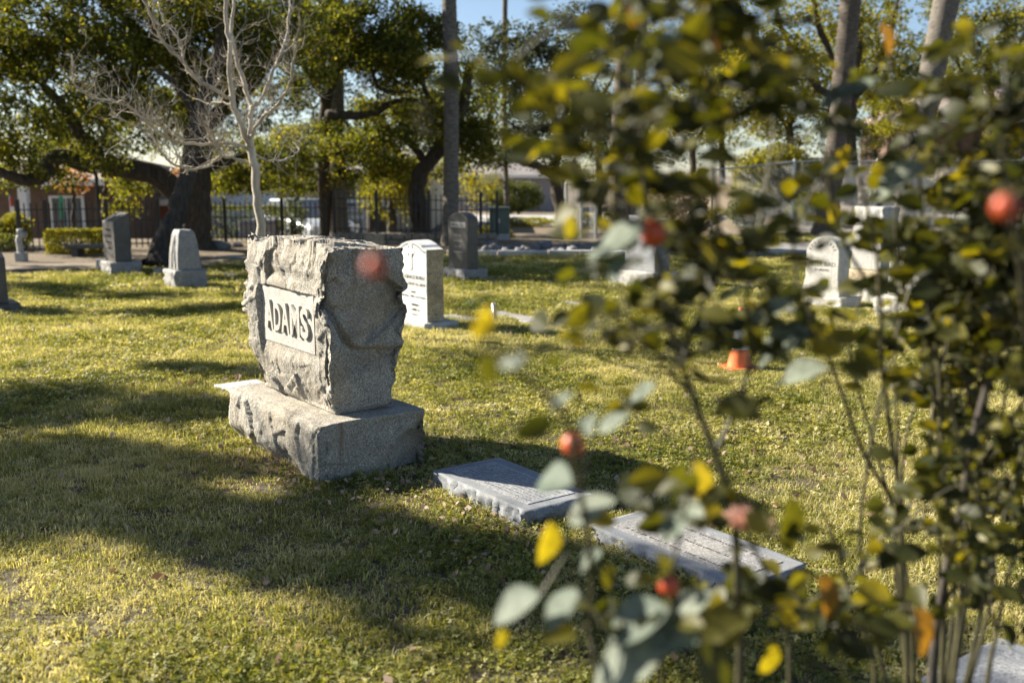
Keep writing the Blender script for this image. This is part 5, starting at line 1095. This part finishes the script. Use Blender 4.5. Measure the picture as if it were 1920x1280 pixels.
# --- near bush: canes rise from below the frame between x 1080 and 1400
b1 = PR(1300, 1280, 1.05); A = Rose('near rose bush with red hips and pale leaves in front of the flat markers', (b1.x, 1.05 * RS, 0), 5); z0 = Vector((b1.x, 1.05 * RS, 0))
def up_from(px, py, Y, dx=0): e = PR(px, py, Y); return [z0 + Vector((dx, 0, 0)), z0 * .5 + e * .5 + Vector((dx * .8, 0, -.12)), e]
cA = [A.cane(up_from(1385, 1290, 1.05, .02) + PLR([(1382, 1100), (1375, 960), (1340, 850), (1298, 740), (1278, 680), (1255, 600), (1238, 520), (1222, 440), (1205, 330), (1190, 200), (1178, 80), (1170, -20)], 1.05, 1.02), .0065, .0025),
      A.cane(PLR([(1278, 680), (1320, 560), (1345, 450), (1340, 330), (1330, 240), (1330, 120), (1320, 10), (1300, -60)], 1.05, 1.15), .0038, .0018),
      A.cane(PLR([(1222, 440), (1165, 400), (1110, 360), (1070, 300), (1050, 230), (1010, 180), (960, 140), (920, 140)], 1.03, .92), .0030, .0012),
      A.cane(up_from(1120, 1290, .95, -.04) + PLR([(1105, 1180), (1110, 1080), (1095, 960), (1080, 880), (1060, 780), (1000, 720), (950, 680), (905, 620), (830, 555), (745, 520), (706, 506)], .95, .62), .0048, .0012),
      A.cane(PLR([(1340, 850), (1390, 740), (1410, 640), (1400, 560), (1420, 440), (1440, 320), (1450, 210), (1430, 120)], 1.05, 1.25), .0034, .0015),
      A.cane(up_from(1240, 1290, .9, 0) + PLR([(1240, 1180), (1255, 1110), (1270, 1020), (1290, 930), (1300, 870)], .9, .95), .0042, .0018),
      A.cane(PLR([(1190, 200), (1240, 120), (1290, 60), (1330, -20)], 1.0, 1.0), .0026, .0012),
      A.cane(PLR([(1300, 745), (1210, 640), (1150, 600), (1090, 590)], 1.05, 1.0), .0022, .001),
      A.cane(up_from(1480, 1290, 1.15, .1) + PLR([(1470, 1150), (1430, 1060), (1395, 990)], 1.15, 1.0), .0045, .0025)]
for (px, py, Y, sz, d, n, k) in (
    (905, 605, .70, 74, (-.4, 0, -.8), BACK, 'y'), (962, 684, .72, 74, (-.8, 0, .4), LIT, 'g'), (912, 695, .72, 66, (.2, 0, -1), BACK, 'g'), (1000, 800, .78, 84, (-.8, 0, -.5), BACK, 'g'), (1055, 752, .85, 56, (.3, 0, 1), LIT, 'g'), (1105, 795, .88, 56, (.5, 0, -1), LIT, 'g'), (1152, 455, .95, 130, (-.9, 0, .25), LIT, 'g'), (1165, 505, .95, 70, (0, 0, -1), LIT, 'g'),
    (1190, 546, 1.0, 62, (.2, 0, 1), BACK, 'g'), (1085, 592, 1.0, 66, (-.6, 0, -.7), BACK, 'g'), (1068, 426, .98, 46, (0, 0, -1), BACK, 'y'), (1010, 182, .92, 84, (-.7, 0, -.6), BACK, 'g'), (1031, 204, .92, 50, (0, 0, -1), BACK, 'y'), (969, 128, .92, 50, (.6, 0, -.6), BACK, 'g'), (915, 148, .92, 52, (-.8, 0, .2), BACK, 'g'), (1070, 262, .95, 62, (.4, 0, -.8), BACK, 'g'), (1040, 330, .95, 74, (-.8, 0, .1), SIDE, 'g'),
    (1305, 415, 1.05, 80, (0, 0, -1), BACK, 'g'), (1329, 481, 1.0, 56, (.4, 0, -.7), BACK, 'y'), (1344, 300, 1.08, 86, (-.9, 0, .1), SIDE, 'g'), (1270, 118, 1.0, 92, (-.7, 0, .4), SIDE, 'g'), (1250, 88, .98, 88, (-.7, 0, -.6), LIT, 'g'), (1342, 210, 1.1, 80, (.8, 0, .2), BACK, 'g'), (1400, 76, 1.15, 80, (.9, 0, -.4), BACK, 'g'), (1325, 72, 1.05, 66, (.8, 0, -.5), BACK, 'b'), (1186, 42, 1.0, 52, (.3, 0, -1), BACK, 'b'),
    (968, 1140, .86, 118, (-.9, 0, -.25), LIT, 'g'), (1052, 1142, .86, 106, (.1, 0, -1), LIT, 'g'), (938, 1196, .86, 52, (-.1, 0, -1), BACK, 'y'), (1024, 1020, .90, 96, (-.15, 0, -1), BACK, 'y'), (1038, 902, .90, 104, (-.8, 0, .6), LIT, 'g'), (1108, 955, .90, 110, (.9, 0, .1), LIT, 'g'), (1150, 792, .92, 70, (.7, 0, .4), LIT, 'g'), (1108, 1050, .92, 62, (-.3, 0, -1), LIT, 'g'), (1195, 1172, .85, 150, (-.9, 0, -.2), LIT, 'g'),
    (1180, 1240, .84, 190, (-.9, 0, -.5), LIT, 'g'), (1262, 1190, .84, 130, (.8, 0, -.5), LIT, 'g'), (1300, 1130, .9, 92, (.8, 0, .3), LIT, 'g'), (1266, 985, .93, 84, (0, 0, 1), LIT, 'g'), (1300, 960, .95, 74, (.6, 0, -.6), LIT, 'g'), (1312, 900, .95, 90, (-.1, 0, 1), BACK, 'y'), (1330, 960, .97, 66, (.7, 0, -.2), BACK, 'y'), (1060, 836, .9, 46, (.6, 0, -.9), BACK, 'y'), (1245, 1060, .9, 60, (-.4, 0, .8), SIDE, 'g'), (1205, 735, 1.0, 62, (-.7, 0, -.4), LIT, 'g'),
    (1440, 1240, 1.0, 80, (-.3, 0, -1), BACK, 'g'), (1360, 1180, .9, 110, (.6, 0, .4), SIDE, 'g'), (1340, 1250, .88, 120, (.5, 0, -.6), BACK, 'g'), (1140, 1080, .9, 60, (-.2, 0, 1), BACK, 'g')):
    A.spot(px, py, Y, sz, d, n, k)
for h_ in ((703, 500, .50, 40), (1225, 437, 1.0, 48), (1075, 834, .88, 46), (1254, 1098, .86, 42)): A.hip(*h_)
fp = PR(1395, 985, .99); n_ = A.nearest(fp)[0]; A.pet.tube([x - A.b for x in smooth_line([n_, (n_ + fp) / 2, fp], 4)], .002, 5, False)
bl = link('faded_bloom', None, None, A.t, fp - A.b); pm = [leaflet(40 + k, ROSE_P) for k in range(3)]
for k in range(16):
    a = k * 2.4; e = .15 + .055 * k; d = Vector((math.cos(a) * math.cos(e), math.sin(a) * math.cos(e), math.sin(e) * .9 - .15)).normalized(); nn = (Vector((0, 0, 1)) - d * d.z).normalized(); sd = nn.cross(d); sz = .046 - .0011 * k
    o = link('petal', pm[k % 3], None, bl); o.matrix_local = Matrix(((d.x, sd.x, nn.x, 0), (d.y, sd.y, nn.y, 0), (d.z, sd.z, nn.z, 0), (0, 0, 0, 1))) @ Matrix.Diagonal((sz, sz * 1.5, sz, 1))
A.clothe(cA[0], .66, .040, .029); A.clothe(cA[1], .05, .034, .030); A.clothe(cA[2], .05, .036, .027); A.clothe(cA[4], .02, .034, .028); A.clothe(cA[6], .0, .030, .027); A.clothe(cA[5], .55, .034, .030); A.clothe(cA[0], .40, .060, .025, prob=.7); A.clothe(cA[7], .1, .06, .022); A.clothe(cA[8], .55, .035, .028)
A.shoots(46, .16, .031); A.done(); print('leaves A', A.n)
# --- right bush: denser, a little farther
b2 = PR(1740, 1280, 1.35); B = Rose('dense dark rose bush filling the right edge', (b2.x, 1.35 * RS, 0), 9); z0 = Vector((b2.x, 1.35 * RS, 0))
cB = [B.cane(up_from(1745, 1290, 1.35, 0) + PLR([(1765, 1120), (1800, 960), (1830, 800), (1860, 690), (1880, 560), (1898, 470), (1900, 380)], 1.35, 1.3), .0085, .005, M_WOOD, 'woody_cane'),
      B.cane(up_from(1700, 1290, 1.3, -.03) + PLR([(1690, 1100), (1690, 960), (1668, 800), (1655, 690), (1650, 560), (1640, 450), (1610, 330), (1590, 250), (1560, 160)], 1.3, 1.2), .006, .002),
      B.cane(up_from(1765, 1290, 1.4, .02) + PLR([(1770, 1100), (1775, 960), (1765, 800), (1760, 680), (1740, 560), (1730, 430), (1720, 300), (1680, 180), (1665, 90)], 1.4, 1.35), .006, .002),
      B.cane(PLR([(1800, 960), (1850, 850), (1900, 780), (1960, 700)], 1.36, 1.3), .0045, .003), B.cane(PLR([(1690, 960), (1620, 850), (1580, 740), (1540, 640), (1500, 560), (1490, 440), (1540, 330), (1570, 300)], 1.32, 1.2), .0042, .0016),
      B.cane(PLR([(1830, 800), (1800, 650), (1800, 520), (1820, 400), (1800, 280), (1780, 180), (1790, 90)], 1.38, 1.3), .005, .002), B.cane(PLR([(1860, 690), (1920, 560), (1950, 430), (1940, 300), (1900, 200), (1880, 120)], 1.3, 1.15), .005, .002),
      B.cane(up_from(1640, 1290, 1.25, -.06) + PLR([(1620, 1180), (1590, 1100), (1560, 1000), (1540, 960)], 1.25, 1.2), .005, .002), B.cane(up_from(1850, 1290, 1.3, .06) + PLR([(1870, 1180), (1890, 1080), (1920, 980)], 1.3, 1.3), .005, .003),
      B.cane(PLR([(1755, 1160), (1800, 1080), (1850, 1000), (1880, 900)], 1.36, 1.3), .0042, .0022), B.cane(PLR([(1690, 1000), (1720, 900), (1740, 840)], 1.34, 1.4), .003, .0015)]
cB += [B.cane(PLR([(1760, 680), (1700, 560), (1680, 450), (1690, 340), (1730, 250), (1740, 170)], 1.4, 1.3), .004, .0016), B.cane(PLR([(1880, 560), (1850, 450), (1870, 330), (1900, 250), (1920, 180)], 1.3, 1.25), .004, .0016), B.cane(PLR([(1650, 560), (1590, 470), (1560, 380), (1540, 260), (1500, 170), (1480, 90)], 1.28, 1.2), .0035, .0015), B.cane(PLR([(1920, 560), (1890, 640), (1840, 600), (1790, 590)], 1.28, 1.3), .003, .0015)]
cB += [B.cane(PLR([(1950, 1000), (1940, 850), (1930, 700), (1915, 560), (1905, 430), (1880, 300), (1890, 190)], 1.2, 1.05), .005, .0018), B.cane(PLR([(1830, 800), (1850, 640), (1840, 520), (1850, 400), (1830, 300), (1840, 210)], 1.38, 1.2), .004, .0016), B.cane(PLR([(1740, 840), (1760, 700), (1790, 560), (1770, 420), (1790, 330)], 1.4, 1.5), .004, .0016), B.cane(PLR([(1590, 1100), (1640, 1020), (1700, 990), (1760, 1000)], 1.25, 1.2), .003, .0014), B.cane(PLR([(1620, 1180), (1540, 1150), (1480, 1160)], 1.25, 1.15), .003, .0014), B.cane(PLR([(1870, 1180), (1820, 1060), (1780, 1020)], 1.3, 1.2), .003, .0014)]
rb_ = random.Random(3)
for k_ in range(13):
    x0 = rb_.uniform(1610, 1900); x1 = x0 + rb_.uniform(-110, 90); Yc = rb_.uniform(1.25, 1.6); B.cane(PLR([(x0 * .6 + 1740 * .4, 1290), (x0, 1060), ((x0 + x1) / 2 + rb_.uniform(-25, 25), 850), (x1, 660), (x1 + rb_.uniform(-60, 60), rb_.uniform(380, 560))], Yc), .0042, .0018)
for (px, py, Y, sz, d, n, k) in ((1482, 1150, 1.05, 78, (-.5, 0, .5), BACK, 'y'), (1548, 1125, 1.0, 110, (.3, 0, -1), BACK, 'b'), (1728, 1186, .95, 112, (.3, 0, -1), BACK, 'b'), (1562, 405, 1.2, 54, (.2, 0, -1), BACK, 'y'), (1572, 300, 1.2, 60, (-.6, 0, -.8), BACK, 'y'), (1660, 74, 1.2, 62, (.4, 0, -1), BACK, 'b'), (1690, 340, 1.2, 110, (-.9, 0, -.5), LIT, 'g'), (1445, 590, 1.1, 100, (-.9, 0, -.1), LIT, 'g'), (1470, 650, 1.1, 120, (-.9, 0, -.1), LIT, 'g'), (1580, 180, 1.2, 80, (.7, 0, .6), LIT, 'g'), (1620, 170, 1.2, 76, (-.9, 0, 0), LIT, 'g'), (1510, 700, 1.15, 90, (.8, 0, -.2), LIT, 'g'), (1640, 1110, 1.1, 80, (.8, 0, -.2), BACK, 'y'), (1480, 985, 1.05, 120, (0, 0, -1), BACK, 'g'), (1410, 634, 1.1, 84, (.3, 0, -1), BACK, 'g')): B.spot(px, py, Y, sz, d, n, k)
B.cane(PLR([(1960, 760), (1950, 640), (1920, 520), (1893, 420)], 1.0, .60), .003, .0014)
B.hip(1885, 388, .60, 48)
for k_ in (15, 16, 17): B.clothe(cB[k_], .18, .026, .032)
for k_ in (18, 19, 20): B.clothe(cB[k_], .05, .030, .031)
B.clothe(cB[11], .05, .030, .031); B.clothe(cB[12], .05, .030, .031); B.clothe(cB[13], .05, .034, .028); B.clothe(cB[14], .1, .035, .030)
B.clothe(cB[0], .62, .050, .030); B.clothe(cB[1], .52, .030, .030); B.clothe(cB[2], .52, .028, .031); B.clothe(cB[4], .30, .034, .028); B.clothe(cB[5], .15, .026, .031); B.clothe(cB[6], .02, .026, .031); B.clothe(cB[3], .5, .045, .028); B.clothe(cB[7], .55, .030, .030); B.clothe(cB[8], .55, .030, .030); B.clothe(cB[1], .25, .07, .028, prob=.6); B.clothe(cB[9], .1, .05, .028); B.clothe(cB[2], .2, .06, .028, prob=.6)
B.shoots(72, .17, .032, .7); B.done(); print('leaves B', B.n)
